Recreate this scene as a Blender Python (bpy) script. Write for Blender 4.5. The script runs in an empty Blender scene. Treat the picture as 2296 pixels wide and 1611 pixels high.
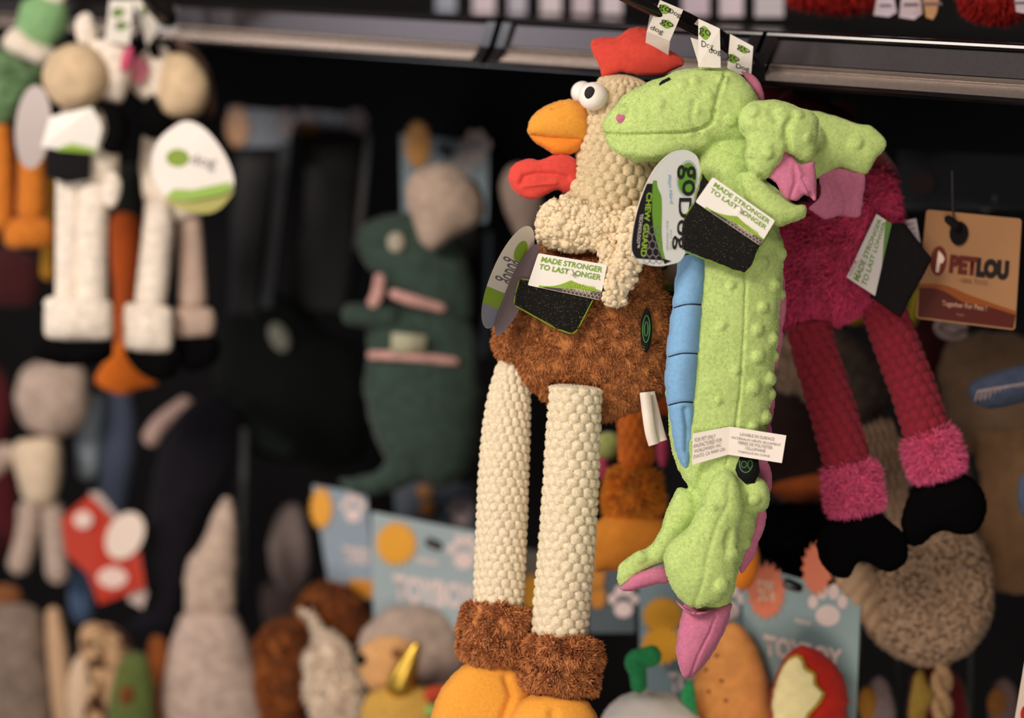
import bpy, math, random
import numpy as np
from mathutils import Vector, geometry
random.seed(7); RNG = np.random.default_rng(7)
SC = bpy.context.scene; COL = SC.collection
# ------------------------------------------------------------------ camera
W_, H_ = 2296, 1611
PITCH, ROLL, LENS = math.radians(14.8), math.radians(2.0), 50.0
K = 36.0/LENS/W_                                   # metres per pixel at 1 m
CAM = np.array([0, 0, 1.5])
_R0 = np.array([1., 0, 0]); FW = np.array([0, math.cos(PITCH), -math.sin(PITCH)]); _U0 = np.array([0, math.sin(PITCH), math.cos(PITCH)])
RT = math.cos(ROLL)*_R0 + math.sin(ROLL)*_U0; UP = -math.sin(ROLL)*_R0 + math.cos(ROLL)*_U0
cd = bpy.data.cameras.new('camera'); cam = bpy.data.objects.new('camera', cd); COL.objects.link(cam)
from mathutils import Matrix
cam.matrix_world = Matrix(((RT[0], UP[0], -FW[0], CAM[0]), (RT[1], UP[1], -FW[1], CAM[1]), (RT[2], UP[2], -FW[2], CAM[2]), (0, 0, 0, 1)))
cd.lens = LENS; cd.sensor_width = 36; cd.clip_start = .02
cd.dof.use_dof = True; cd.dof.focus_distance = .955; cd.dof.aperture_fstop = 2.1; cd.dof.aperture_blades = 0
SC.camera = cam
SC.view_settings.view_transform = 'Standard'; SC.view_settings.look = 'None'; SC.view_settings.gamma = 1
SC.view_settings.use_curve_mapping = False; SC.view_settings.exposure = -0.1
# ------------------------------------------------------------------ light
wd = bpy.data.worlds.new('world'); SC.world = wd; wd.use_nodes = True
wd.node_tree.nodes['Background'].inputs[0].default_value = (1, .85, .72, 1)
wd.node_tree.nodes['Background'].inputs[1].default_value = .018
def area(name, loc, target, sx, sy, power, col=(1, .885, .79)):
    l = bpy.data.lights.new(name, 'AREA'); l.shape = 'RECTANGLE'; l.size = sx; l.size_y = sy; l.energy = power; l.color = col
    o = bpy.data.objects.new(name, l); COL.objects.link(o); o.location = loc
    o.rotation_euler = (Vector(target)-Vector(loc)).to_track_quat('-Z', 'Y').to_euler(); return o
area('ceiling_light_key', (-1.25, -.3, 2.5), (.1, 1.0, 1.2), 1.0, .5, 45)
area('left_reflection_fill', (-2.5, .3, 1.65), (.1, 1.1, 1.35), .7, .8, 16, (.95, .93, 1))  # unseen panel added at the left for rail reflections and side light
area('front_fill_light', (-.1, -.7, .95), (.12, 1.15, .95), 1.1, .6, 13)  # unseen frontal fill, added to brighten the toys low down
area('right_fill_light', (.75, -.1, 2.8), (.25, 1.1, 1.0), .8, .4, 7)  # unseen fill added to lift the top of the white round plush
_o = area('ceiling_strip_light', (-1.45, 1.85, 2.9), (-1.45, 1.85, 0), 1.5, .4, 9); _o.rotation_euler = (0, 0, math.radians(-31))

def P(px, py, d):
    a = np.asarray
    px, py, d = a(px, float), a(py, float), a(d, float)
    return CAM + d[..., None]*(FW + ((px-W_/2)*K)[..., None]*RT + ((H_/2-py)*K)[..., None]*UP)
TH = math.radians(34); DV = np.array([math.cos(TH), -math.sin(TH), 0]); NV = np.array([-math.sin(TH), -math.cos(TH), 0]); ZV = np.array([0, 0, 1.])
RAIL0 = P(1700, 68, 1.04)                           # a point on the top front edge of the shelf rail
def wallpt(px, py, off):                            # where the ray through a pixel meets the plane off metres in front of the rail plane
    r = P(px, py, 1.0)-CAM; t = np.dot(RAIL0+NV*off-CAM, NV)/np.dot(r, NV); return CAM+r*t
def wdepth(px, py, off): return float(np.dot(wallpt(px, py, off)-CAM, FW))

# ------------------------------------------------------------------ geometry in picture units (x right, y down, z away from the viewer)
class G:
    def __init__(s, v, f): s.v = np.asarray(v, float).reshape(-1, 3); s.f = np.asarray(f, int).reshape(-1, 3)
    def cp(s): return G(s.v.copy(), s.f.copy())
    def mv(s, x=0, y=0, z=0): s.v = s.v+np.array([x, y, z]); return s
def join(*gs):
    v = []; f = []; n = 0
    for g in gs: v.append(g.v); f.append(g.f+n); n += len(g.v)
    return G(np.vstack(v), np.vstack(f))
def normals(g):
    t = g.v[g.f]; fn = np.cross(t[:, 1]-t[:, 0], t[:, 2]-t[:, 0]); n = np.zeros_like(g.v)
    for i in range(3): np.add.at(n, g.f[:, i], fn)
    return n/np.maximum(np.linalg.norm(n, axis=1), 1e-9)[:, None]
def lap(g, it=1, lam=.5):
    e = np.vstack([g.f[:, [0, 1]], g.f[:, [1, 2]], g.f[:, [2, 0]]]); e = np.vstack([e, e[:, ::-1]])
    c = np.maximum(np.bincount(e[:, 0], minlength=len(g.v)), 1)[:, None]
    for _ in range(it):
        s = np.zeros_like(g.v); np.add.at(s, e[:, 0], g.v[e[:, 1]]); g.v = g.v+lam*(s/c-g.v)
    return g
def subd(g, it=1, sm=1):
    for _ in range(it):
        e = np.sort(np.vstack([g.f[:, [0, 1]], g.f[:, [1, 2]], g.f[:, [2, 0]]]), axis=1)
        u, inv = np.unique(e, axis=0, return_inverse=True); inv = inv.reshape(-1); n = len(g.f)
        m = inv.reshape(3, n)+len(g.v); a, b, c = g.f.T; ab, bc, ca = m
        v = np.vstack([g.v, (g.v[u[:, 0]]+g.v[u[:, 1]])/2])
        f = np.vstack([np.c_[a, ab, ca], np.c_[ab, b, bc], np.c_[ca, bc, c], np.c_[ab, bc, ca]])
        g = lap(G(v, f), sm)
    return g
_H = np.random.default_rng(3).random((32, 32, 32))
def vn(p, sc):                                      # smooth value noise, -1..1
    p = p/sc; i = np.floor(p).astype(int); t = p-i; t = t*t*(3-2*t); r = 0
    for dx in (0, 1):
        for dy in (0, 1):
            for dz in (0, 1):
                w = np.where(dx, t[:, 0], 1-t[:, 0])*np.where(dy, t[:, 1], 1-t[:, 1])*np.where(dz, t[:, 2], 1-t[:, 2])
                r = r+w*_H[(i[:, 0]+dx) % 32, (i[:, 1]+dy) % 32, (i[:, 2]+dz) % 32]
    return r*2-1
def rough(g, amp, sc, n=None):
    n = normals(g) if n is None else n
    g.v = g.v+n*(amp*vn(g.v+50.5, sc))[:, None]; return g
def cat_closed(pts, step):
    p = np.array(pts, float); n = len(p); out = []
    for i in range(n):
        a, b, c, d = p[i-1], p[i], p[(i+1) % n], p[(i+2) % n]
        m = max(2, int(np.linalg.norm(c-b)/step)+1)
        for k in range(m):
            t = k/m; out.append(.5*((2*b)+(-a+c)*t+(2*a-5*b+4*c-d)*t*t+(-a+3*b-3*c+d)*t**3))
    return np.array(out)
def pip(x, y, poly):
    r = np.zeros(x.shape, bool); n = len(poly)
    for i in range(n):
        x1, y1 = poly[i]; x2, y2 = poly[(i+1) % n]
        if y1 == y2: continue
        r ^= ((y1 > y) != (y2 > y)) & (x < (x2-x1)*(y-y1)/(y2-y1)+x1)
    return r
def pdist(q, poly, closed=True):
    a = np.array(poly, float); b = np.roll(a, -1, 0)
    if not closed: a, b = a[:-1], b[:-1]
    d = np.full(len(q), 1e9)
    for s, e in zip(a, b):
        ab = e-s; t = np.clip(((q-s)@ab)/max(ab@ab, 1e-9), 0, 1); d = np.minimum(d, np.linalg.norm(q-s-t[:, None]*ab, axis=1))
    return d
def inflate(pts, T, step=None, zc=0, back=1., sm=2, sub=0, sharp=False, pw=.5):
    """a stuffed pillow with the given outline: Poisson dome on both sides"""
    p0 = np.array(pts, float); A = abs(np.sum(p0[:, 0]*np.roll(p0[:, 1], -1)-np.roll(p0[:, 0], -1)*p0[:, 1]))/2
    step = step or max(2.0, math.sqrt(A/900))
    if sharp:
        poly = []
        for i in range(len(p0)):
            a, b = p0[i], p0[(i+1) % len(p0)]; m = max(1, int(np.linalg.norm(b-a)/step))
            poly += [a+(b-a)*k/m for k in range(m)]
        poly = np.array(poly)
    else: poly = cat_closed(pts, step)
    x0, y0 = poly.min(0)-step*1.5; x1, y1 = poly.max(0)+step*1.5
    X, Y = np.meshgrid(np.arange(x0, x1, step), np.arange(y0, y1, step)); M = pip(X, Y, poly)
    u = np.zeros(X.shape); n = max(X.shape); om = 2/(1+math.sin(math.pi/max(8, min(X.shape))))
    ii, jj = np.indices(X.shape); ck = [(M & ((ii+jj) % 2 == c)) for c in (0, 1)]
    for _ in range(int(2.2*n)+20):
        for c in ck:
            s = np.zeros_like(u); s[1:-1, 1:-1] = (u[:-2, 1:-1]+u[2:, 1:-1]+u[1:-1, :-2]+u[1:-1, 2:]+1)/4
            u = np.where(c, u+om*(s-u), u)
    u /= max(u.max(), 1e-9)
    q = np.c_[X[M], Y[M]]; uq = u[M]; keep = pdist(q, poly) > step*.45; q, uq = q[keep], uq[keep]
    nb = len(poly); allp = np.vstack([poly, q])
    r = geometry.delaunay_2d_cdt([Vector(v) for v in allp], [(i, (i+1) % nb) for i in range(nb)], [], 1, 1e-5)
    V = np.array([tuple(v) for v in r[0]]); F = np.array(r[2]); orig = [o[0] if o else 0 for o in r[3]]
    c = V[F].mean(1); F = F[pip(c[:, 0], c[:, 1], poly)]
    uu = np.r_[np.zeros(nb), uq]; h = uu[orig]**pw
    t = V[F]; cr = (t[:, 1, 0]-t[:, 0, 0])*(t[:, 2, 1]-t[:, 0, 1])-(t[:, 1, 1]-t[:, 0, 1])*(t[:, 2, 0]-t[:, 0, 0])
    F[cr > 0] = F[cr > 0][:, ::-1]                  # front faces look towards the viewer (-z)
    fr = np.c_[V, zc-T*h]; bk = np.c_[V, zc+T*back*h]; N = len(V); bd = h <= 1e-9
    idx = np.where(bd, np.arange(N), np.arange(N)+N)
    g = G(np.vstack([fr, bk]), np.vstack([F, idx[F][:, ::-1]]))
    used = np.unique(g.f); mp = np.zeros(2*N, int); mp[used] = np.arange(len(used)); g = G(g.v[used], mp[g.f])
    if sm: lap(g, sm)
    if sub: g = subd(g, sub)
    return g
def catp(path, step):
    p = np.array(path, float)
    if len(p) == 2: p = np.vstack([p[0], (p[0]+p[1])/2, p[1]])
    e = np.vstack([2*p[0]-p[1], p, 2*p[-1]-p[-2]]); out = []
    for i in range(1, len(e)-2):
        a, b, c, d = e[i-1:i+3]; m = max(2, int(np.linalg.norm((c-b)[:3])/step))
        for k in range(m):
            t = k/m; out.append(.5*((2*b)+(-a+c)*t+(2*a-5*b+4*c-d)*t*t+(-a+3*b-3*c+d)*t**3))
    out.append(p[-1]); return np.array(out)
def tube(path, seg=24, step=8, fz=1., disp=None, cap=1., up=(0, 0, 1)):
    """a tapering round limb along points (x, y, z, radius)"""
    p = catp(path, step); c = p[:, :3]; r = np.maximum(p[:, 3], .3)
    t = np.gradient(c, axis=0); t /= np.linalg.norm(t, axis=1)[:, None]
    s = np.r_[0, np.cumsum(np.linalg.norm(np.diff(c, axis=0), axis=1))]; L = s[-1]
    u = np.array(up, float); n1 = np.cross(t, u); n1 /= np.maximum(np.linalg.norm(n1, axis=1), 1e-6)[:, None]; n2 = np.cross(n1, t)
    cl0, cl1 = min(r[0]*cap, L*.45)+1e-6, min(r[-1]*cap, L*.45)+1e-6
    m = np.ones(len(s))
    if cap > 0:
        m = np.minimum(m, np.sqrt(np.clip(1-np.clip(1-s/cl0, 0, 1)**2, 0, 1))); m = np.minimum(m, np.sqrt(np.clip(1-np.clip(1-(L-s)/cl1, 0, 1)**2, 0, 1)))
    th = np.arange(seg)/seg*2*math.pi; TT, SS = np.meshgrid(th, s)
    rad = r[:, None]*np.ones_like(TT)
    if disp: rad = rad+disp(SS, TT, rad)
    rad = rad*m[:, None]
    v = c[:, None]+n1[:, None]*(np.cos(TT)*rad)[..., None]+n2[:, None]*(np.sin(TT)*rad*fz)[..., None]
    n = len(s); i = np.arange(n-1)[:, None]*seg; j = np.arange(seg)[None]; a = i+j; b = i+(j+1) % seg
    f = np.vstack([np.c_[a.ravel(), (a+seg).ravel(), b.ravel()], np.c_[b.ravel(), (a+seg).ravel(), (b+seg).ravel()]])
    v = np.vstack([v.reshape(-1, 3), c[0], c[-1]]); k = n*seg; j = np.arange(seg); jn = (j+1) % seg
    f = np.vstack([f, np.c_[np.full(seg, k), j, jn], np.c_[np.full(seg, k+1), (n-1)*seg+jn, (n-1)*seg+j]])
    g = G(v, f); nn = normals(g); cen = np.repeat(c, seg, 0)
    if np.sum(nn[:n*seg]*(g.v[:n*seg]-cen)) < 0: g.f = g.f[:, ::-1]
    return g
def bob(A, nA, rh, skew=0.):                        # popcorn knit: staggered rows of round bobbles
    def d(S, T, R):
        S = S+rh*.05*np.sin(T*3+S*.05)+rh*.04*np.sin(T*6-S*.09+2); T = T+.02*np.sin(S*.07+T*3)
        out = np.full(S.shape, -A*.45)
        for k in (-1, 0, 1):
            row = np.floor(S/rh)+k; cv = (row+.5)*rh
            uu = T/(2*math.pi)*nA+.5*(row % 2)+skew*row; fu = uu-np.floor(uu)-.5
            cw = 2*math.pi*R/nA; dd = (fu*cw/(cw*.53))**2+((S-cv)/(rh*.66))**2
            out = np.maximum(out, A*np.sqrt(np.clip(1-dd, 0, 1))-A*.45)
        return out
    return d
def ball(cx, cy, cz, rx, ry=None, rz=None, rot=0, n=20):
    ry = ry or rx; rz = rz or rx
    th = np.linspace(0, math.pi, n+1)[1:-1]; ph = np.arange(2*n)/n*math.pi; T, Ph = np.meshgrid(th, ph, indexing='ij')
    v = np.c_[(np.sin(T)*np.cos(Ph)).ravel()*rx, -np.cos(T).ravel()*ry, (np.sin(T)*np.sin(Ph)).ravel()*rz]
    m = 2*n; R = n-1; f = []; i = np.arange(R-1)[:, None]*m; j = np.arange(m)[None]; a = i+j; b = i+(j+1) % m
    f = np.vstack([np.c_[a.ravel(), b.ravel(), (a+m).ravel()], np.c_[b.ravel(), (b+m).ravel(), (a+m).ravel()]])
    v = np.vstack([v, [0, -ry, 0], [0, ry, 0]]); k = R*m; j = np.arange(m); jn = (j+1) % m
    f = np.vstack([f, np.c_[np.full(m, k), jn, j], np.c_[np.full(m, k+1), (R-1)*m+j, (R-1)*m+jn]])
    c, s = math.cos(rot), math.sin(rot); v = np.c_[v[:, 0]*c-v[:, 1]*s, v[:, 0]*s+v[:, 1]*c, v[:, 2]]+[cx, cy, cz]
    g = G(v, f)
    if np.sum(normals(g)*(g.v-[cx, cy, cz])) < 0: g.f = g.f[:, ::-1]
    return g
def tessel(p3):
    t = geometry.tessellate_polygon([[Vector(q) for q in p3]]); return np.array(t, int).reshape(-1, 3)
def slab(p3, t):                                    # a flat card of thickness t, front at the given points
    p = np.array(p3, float); n = len(p); f = tessel(p)
    if n and len(f):
        q = p[f]; cr = np.cross(q[:, 1]-q[:, 0], q[:, 2]-q[:, 0])[:, 2]; f[cr > 0] = f[cr > 0][:, ::-1]
    i = np.arange(n); j = (i+1) % n
    return G(np.vstack([p, p+[0, 0, t]]), np.vstack([f, f[:, ::-1]+n, np.c_[i, j, i+n], np.c_[j, j+n, i+n]]))
def flat(p3): 
    p = np.array(p3, float); f = tessel(p)
    q = p[f]; cr = np.cross(q[:, 1]-q[:, 0], q[:, 2]-q[:, 0])[:, 2]; f[cr > 0] = f[cr > 0][:, ::-1]
    return G(p, f)
def qm(q, uv, lift=.9):                             # bilinear map of a card's own 0..1 coordinates (v down)
    q = np.array(q, float); uv = np.array(uv, float); u, v = uv[:, :1], uv[:, 1:2]
    return (1-u)*(1-v)*q[0]+u*(1-v)*q[1]+u*v*q[2]+(1-u)*v*q[3]-[0, 0, lift]
def ell(cx, cy, rx, ry, rot=0, n=40, a0=0, a1=2*math.pi):
    a = np.linspace(a0, a1, n, endpoint=(a1-a0 < 6.28)); x, y = rx*np.cos(a), ry*np.sin(a); c, s = math.cos(rot), math.sin(rot)
    return np.c_[cx+x*c-y*s, cy+x*s+y*c]
def badge(cx, cy, rx, ry, n=14, k=.12):
    a = np.arange(n*4)/(n*4)*2*math.pi; r = 1+k*np.cos(a*n); return np.c_[cx+rx*r*np.cos(a), cy+ry*r*np.sin(a)]
def z3(p, z=0): p = np.array(p, float); return np.c_[p, np.full(len(p), float(z))]
def rrect(r=.08, ry=None, n=5):
    ry = ry or r; o = []
    for cx, cy, a in ((r, ry, 180), (1-r, ry, 270), (1-r, 1-ry, 0), (r, 1-ry, 90)):
        for k in range(n+1): t = math.radians(a+90*k/n); o.append((cx+r*math.cos(t), cy+ry*math.sin(t)))
    return np.array(o)
def text(s, q, u0, v0, u1, v1, lift=1.2, bold=0., rot=0, fit=True):
    """lettering as flat print in the box u0..u1, v0..v1 of card q; rot=90 turns it clockwise"""
    c = bpy.data.curves.new('t', 'FONT'); c.body = s; c.align_x = 'CENTER'; c.offset = bold; c.resolution_u = 3; c.space_line = 1.0
    o = bpy.data.objects.new('t', c); COL.objects.link(o); m = bpy.data.meshes.new_from_object(o.evaluated_get(bpy.context.evaluated_depsgraph_get()))
    bpy.data.objects.remove(o); bpy.data.curves.remove(c); m.calc_loop_triangles()
    v = np.zeros(len(m.vertices)*3); m.vertices.foreach_get('co', v); v = v.reshape(-1, 3)[:, :2]
    f = np.array([tuple(t.vertices) for t in m.loop_triangles]); bpy.data.meshes.remove(m)
    v = (v-v.min(0))/(v.max(0)-v.min(0)); v[:, 1] = 1-v[:, 1]
    if rot == 90: v = np.c_[1-v[:, 1], v[:, 0]]
    if rot == -90: v = np.c_[v[:, 1], 1-v[:, 0]]
    return G(qm(q, np.c_[u0+v[:, 0]*(u1-u0), v0+v[:, 1]*(v1-v0)], lift), f)
def remesh(g, vox, sm=3):
    m = bpy.data.meshes.new('r'); setmesh(m, g.v, g.f); o = bpy.data.objects.new('r', m); COL.objects.link(o)
    md = o.modifiers.new('r', 'REMESH'); md.mode = 'VOXEL'; md.voxel_size = vox
    e = bpy.data.meshes.new_from_object(o.evaluated_get(bpy.context.evaluated_depsgraph_get()))
    e.calc_loop_triangles(); v = np.zeros(len(e.vertices)*3); e.vertices.foreach_get('co', v)
    f = np.zeros(len(e.loop_triangles)*3, np.int32); e.loop_triangles.foreach_get('vertices', f)
    bpy.data.objects.remove(o); bpy.data.meshes.remove(m); bpy.data.meshes.remove(e)
    g = G(v.reshape(-1, 3), f.reshape(-1, 3)); return lap(g, sm)
def setmesh(m, v, f):
    m.vertices.add(len(v)); m.vertices.foreach_set('co', np.ascontiguousarray(v, np.float32).ravel())
    m.loops.add(len(f)*3); m.loops.foreach_set('vertex_index', np.ascontiguousarray(f, np.int32).ravel())
    m.polygons.add(len(f)); m.polygons.foreach_set('loop_start', np.arange(0, len(f)*3, 3, dtype=np.int32)); m.polygons.foreach_set('loop_total', np.full(len(f), 3, np.int32))
    m.update(calc_edges=True); m.validate()
def crease(g, line, w, dep, front=True):            # a stitched seam: sinks the front surface along a line
    d = pdist(g.v[:, :2], line, closed=False); n = normals(g); k = dep*np.exp(-(d/w)**2)
    if front: k = k*(n[:, 2] < .1)
    g.v = g.v-n*k[:, None]; return g
def fur(g, n, L, Wd, lean=(0, .3, 0), jit=.35, clump=0., csc=20, seed=1, keep=None):
    """short pile: n curved tapering tufts rooted on the surface"""
    rg = np.random.default_rng(seed); t = g.v[g.f]; cr = np.cross(t[:, 1]-t[:, 0], t[:, 2]-t[:, 0]); ar = np.linalg.norm(cr, axis=1)
    if keep is not None: ar = ar*keep(t.mean(1))
    vn_ = normals(g); i = rg.choice(len(g.f), n, p=ar/ar.sum()); a, b = rg.random(n), rg.random(n); s = a+b > 1; a[s], b[s] = 1-a[s], 1-b[s]
    w = np.c_[1-a-b, a, b][..., None]; p = (t[i]*w).sum(1); nr = (vn_[g.f[i]]*w).sum(1)
    d = nr+np.array(lean)+rg.normal(0, jit, (n, 3))
    if clump: d = d+clump*np.c_[vn(p, csc), vn(p+99, csc), vn(p+33, csc)]
    d /= np.linalg.norm(d, axis=1)[:, None]; d2 = d+np.array(lean)*.8+rg.normal(0, jit*.6, (n, 3)); d2 /= np.linalg.norm(d2, axis=1)[:, None]
    sd = np.cross(d, rg.normal(0, 1, (n, 3))); sd /= np.maximum(np.linalg.norm(sd, axis=1), 1e-6)[:, None]
    l = (L*rg.uniform(.6, 1.15, n))[:, None]; r0 = p-nr*L*.15; m = r0+d*l*.55; e = m+d2*l*.5; h = sd*Wd/2
    v = np.stack([r0-h, r0+h, m-h*.8, m+h*.8, e], 1).reshape(-1, 3); k = np.arange(n)*5
    f = np.vstack([np.c_[k, k+1, k+2], np.c_[k+1, k+3, k+2], np.c_[k+2, k+3, k+4]]); return G(v, f)
# ------------------------------------------------------------------ materials
def lin(h): c = [int(h[i:i+2], 16)/255 for i in (0, 2, 4)]; return tuple((x/12.92 if x <= .04045 else ((x+.055)/1.055)**2.4) for x in c)+(1,)
MATS = {}
def mat(name, hx, rough=.9, ns=700., bump=.35, var=.12, sheen=.3, spec=.2, metal=0., kind='noise', coat=0., hx2=None, ns2=None, bd=.0006):
    if name in MATS: return MATS[name]
    m = bpy.data.materials.new(name); m.use_nodes = True; N = m.node_tree.nodes; Lk = m.node_tree.links; b = N['Principled BSDF']
    c = lin(hx); b.inputs['Roughness'].default_value = rough; b.inputs['Specular IOR Level'].default_value = spec; b.inputs['Metallic'].default_value = metal
    b.inputs['Sheen Weight'].default_value = sheen; b.inputs['Sheen Roughness'].default_value = .5; b.inputs['Coat Weight'].default_value = coat
    if sheen: b.inputs['Sheen Tint'].default_value = tuple(min(1, x*.7+.3) for x in c[:3])+(1,)
    tc = N.new('ShaderNodeTexCoord'); t = N.new('ShaderNodeTexNoise'); t.inputs['Scale'].default_value = ns2 or ns*.35; t.inputs['Detail'].default_value = 3
    Lk.new(tc.outputs['Object'], t.inputs['Vector'])
    mx = N.new('ShaderNodeMix'); mx.data_type = 'RGBA'; mr = N.new('ShaderNodeMapRange'); mr.inputs[1].default_value = .35; mr.inputs[2].default_value = .65
    if hx2: mr.inputs[1].default_value = .46; mr.inputs[2].default_value = .54
    Lk.new(t.outputs['Fac'], mr.inputs[0]); Lk.new(mr.outputs[0], mx.inputs[0])
    mx.inputs[6].default_value = tuple(x*(1-var) for x in c[:3])+(1,); mx.inputs[7].default_value = lin(hx2) if hx2 else tuple(min(1, x*(1+var)) for x in c[:3])+(1,)
    Lk.new(mx.outputs[2], b.inputs['Base Color'])
    if bump:
        if kind == 'wave': w = N.new('ShaderNodeTexWave'); w.inputs['Scale'].default_value = ns; w.inputs['Distortion'].default_value = 1.5; out = w.outputs['Fac']
        elif kind == 'voro': w = N.new('ShaderNodeTexVoronoi'); w.inputs['Scale'].default_value = ns; out = w.outputs['Distance']
        else: w = N.new('ShaderNodeTexNoise'); w.inputs['Scale'].default_value = ns; w.inputs['Detail'].default_value = 5; w.inputs['Roughness'].default_value = .65; out = w.outputs['Fac']
        Lk.new(tc.outputs['Object'], w.inputs['Vector']); bp = N.new('ShaderNodeBump'); bp.inputs['Strength'].default_value = bump; bp.inputs['Distance'].default_value = bd
        Lk.new(out, bp.inputs['Height']); Lk.new(bp.outputs[0], b.inputs['Normal'])
    MATS[name] = m; return m
def ink(hx): return mat('print_'+hx, hx, .6, bump=0, var=.02, sheen=0, spec=.3)
def card(hx): return mat('card_'+hx, hx, .35, 60, .05, .03, 0, .5)
# ------------------------------------------------------------------ things and parts
class Thing:
    def __init__(s, name, label, cat, px, py, d, group=None, kind=None):
        s.o = bpy.data.objects.new(name, None); COL.objects.link(s.o); s.o.empty_display_size = .02; s.loc = P(px, py, d); s.o.location = s.loc; s.d = d
        s.o['label'] = label; s.o['category'] = cat
        if group: s.o['group'] = group
        if kind: s.o['kind'] = kind
    def part(s, name, g, m, parent=None, label=None, d=None, smooth=True, kind=None):
        d = d or s.d; return s.raw(name, P(g.v[:, 0], g.v[:, 1], d*(1+g.v[:, 2]*K)), g.f, m, parent, label, smooth, kind)
    def raw(s, name, v, f, m, parent=None, label=None, smooth=True, kind=None):
        me = bpy.data.meshes.new(name); setmesh(me, v-s.loc, f); me.materials.append(m)
        me.polygons.foreach_set('use_smooth', np.full(len(me.polygons), bool(smooth)))
        o = bpy.data.objects.new(name, me); COL.objects.link(o); o.parent = parent or s.o
        if label: o['label'] = label
        if kind: o['kind'] = kind
        return o
def solo(name, label, cat, g, m, d, group=None, smooth=True):      # a thing that is one mesh
    c = g.v.mean(0); loc = P(c[0], g.v[:, 1].min(), d); me = bpy.data.meshes.new(name)
    setmesh(me, P(g.v[:, 0], g.v[:, 1], d*(1+g.v[:, 2]*K))-loc, g.f); me.materials.append(m)
    me.polygons.foreach_set('use_smooth', np.full(len(me.polygons), bool(smooth)))
    o = bpy.data.objects.new(name, me); COL.objects.link(o); o.location = loc; o['label'] = label; o['category'] = cat
    if group: o['group'] = group
    return o
def structure(name, v, f, m, smooth=False):
    me = bpy.data.meshes.new(name); v = np.array(v, float); c = v.mean(0); me.from_pydata([tuple(x) for x in v-c], [], f); me.materials.append(m)
    o = bpy.data.objects.new(name, me); COL.objects.link(o); o.location = c; o['kind'] = 'structure'; return o
def boxw(c, ax, ay, az, m=None):                    # corner + three edge vectors -> verts, quads
    c = np.array(c, float); v = [c+i*ax+j*ay+k*az for k in (0, 1) for j in (0, 1) for i in (0, 1)]
    return v, [(0, 2, 3, 1), (4, 5, 7, 6), (0, 1, 5, 4), (2, 6, 7, 3), (0, 4, 6, 2), (1, 3, 7, 5)]
# ================================================================== the shop fixture
panel = mat('dark_panel', '050405', .9, 200, .1, .1, 0, .3)
black_gloss = mat('black_plastic', '141012', .22, 500, .03, .05, 0, .6)
black_satin = mat('black_satin_plastic', '6b5a54', .3, 900, .06, .05, 0, .8, metal=.55)
rail_face = mat('rail_label_face', '4a4446', .32, 900, .05, .05, 0, .7, metal=.6)
rail_lip = mat('rail_pebbled_lip', 'a3958d', .24, 1500, .3, .05, 0, .9, metal=.75)
def S_of(px, py=100): return float(np.dot(wallpt(px, py, 0)-RAIL0, DV))
b0 = RAIL0-NV*.47-ZV*1.3-DV*2.2
structure('wall_back', *boxw(b0, DV*4.0, -NV*.03, ZV*2.2), panel)
structure('floor', *boxw(np.array([-3, -1.5, -.25]), np.array([6., 0, 0]), np.array([0, 5., 0]), np.array([0, 0, .2])), mat('floor_tile', '4a4240', .5, 10, .05, .1, 0))
PROF_TOP = [(-14, 0), (2, 0), (4.5, -1.2), (5, -3), (4, -4.6), (1, -5.4), (-14, -5.4)]
PROF_FACE = [(-1, -5.2), (.6, -6), (.6, -22.5), (-1, -23.3), (-14, -23.3), (-14, -5.2)]
PROF_LIP = [(-3, -23), (2.6, -23.2), (4, -24.6), (3, -26.4), (2, -27), (7.4, -33.4), (8.6, -34.8), (3, -36), (-14, -36), (-14, -23)]
PROF_LOW = [(-13, -33), (8.2, -34.6), (9.8, -36), (9.6, -37.6), (6, -39), (-13, -39)]
def extrude(prof, s0, s1, sk=0.):
    p = np.array(prof)/1000; n = len(p); v = []
    for s, sgn in ((s0, 0), (s1, 1)):
        for o, h in p: v.append(RAIL0+DV*(s+h*sk)+NV*o+ZV*h)
    v = np.array(v); t = np.array(geometry.tessellate_polygon([[Vector((a, b, 0)) for a, b in p]])).reshape(-1, 3)
    i = np.arange(n); j = (i+1) % n
    return v, np.vstack([t, t[:, ::-1]+n, np.c_[i, j, i+n], np.c_[j, j+n, i+n]])
def rail(px0, px1, lab, cover=None):
    s0, s1 = S_of(px0), S_of(px1); t = Thing('shelf_rail', lab, 'shelf rail', (px0+px1)/2, 100, wdepth((px0+px1)/2, 100, 0), 'price rails along the shelf edge')
    for nm, pr, m, e in (('top_lip', PROF_TOP, black_gloss, 0), ('label_channel', PROF_FACE, rail_face, .006), ('ridge', PROF_LIP, rail_lip, .011), ('bottom_lip', PROF_LOW, black_gloss, 0)):
        v, f = extrude(pr, s0+e, s1-e, .35); t.raw(nm, v, f, m, smooth=False)
    for s in (s0, s1-.009):
        v, f = extrude([(-13, -.4), (5.2, -4), (4.6, -24), (8.8, -35), (-13, -38)], s, s+.009, .35); t.raw('end_cap', v, f, black_gloss, smooth=False)
rail(-420, 352, 'blurred shelf rail at the far left, behind the two cow toys')
rail(372, 1122, 'shelf rail with a bright lower lip between the cow toys and the rooster')
rail(1136, 1716, 'short shelf rail behind the red comb of the rooster and its ribbons')
rail(1726, 2520, 'shelf rail on the right with a dull grey label channel above the flamingo')
t = Thing('shelf_board', 'glossy black shelf board behind the price rails, reflecting a pale light', 'shelf', 1700, 60, wdepth(1700, 60, -.2))
v, f = boxw(RAIL0-NV*.0165-ZV*.004+DV*S_of(-450), DV*(S_of(2540)-S_of(-450)), -NV*.45, -ZV*.016)
t.raw('board', v, np.array([(a, b, c) for a, b, c, d in f]+[(a, c, d) for a, b, c, d in f]), black_gloss, smooth=False)
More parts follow.
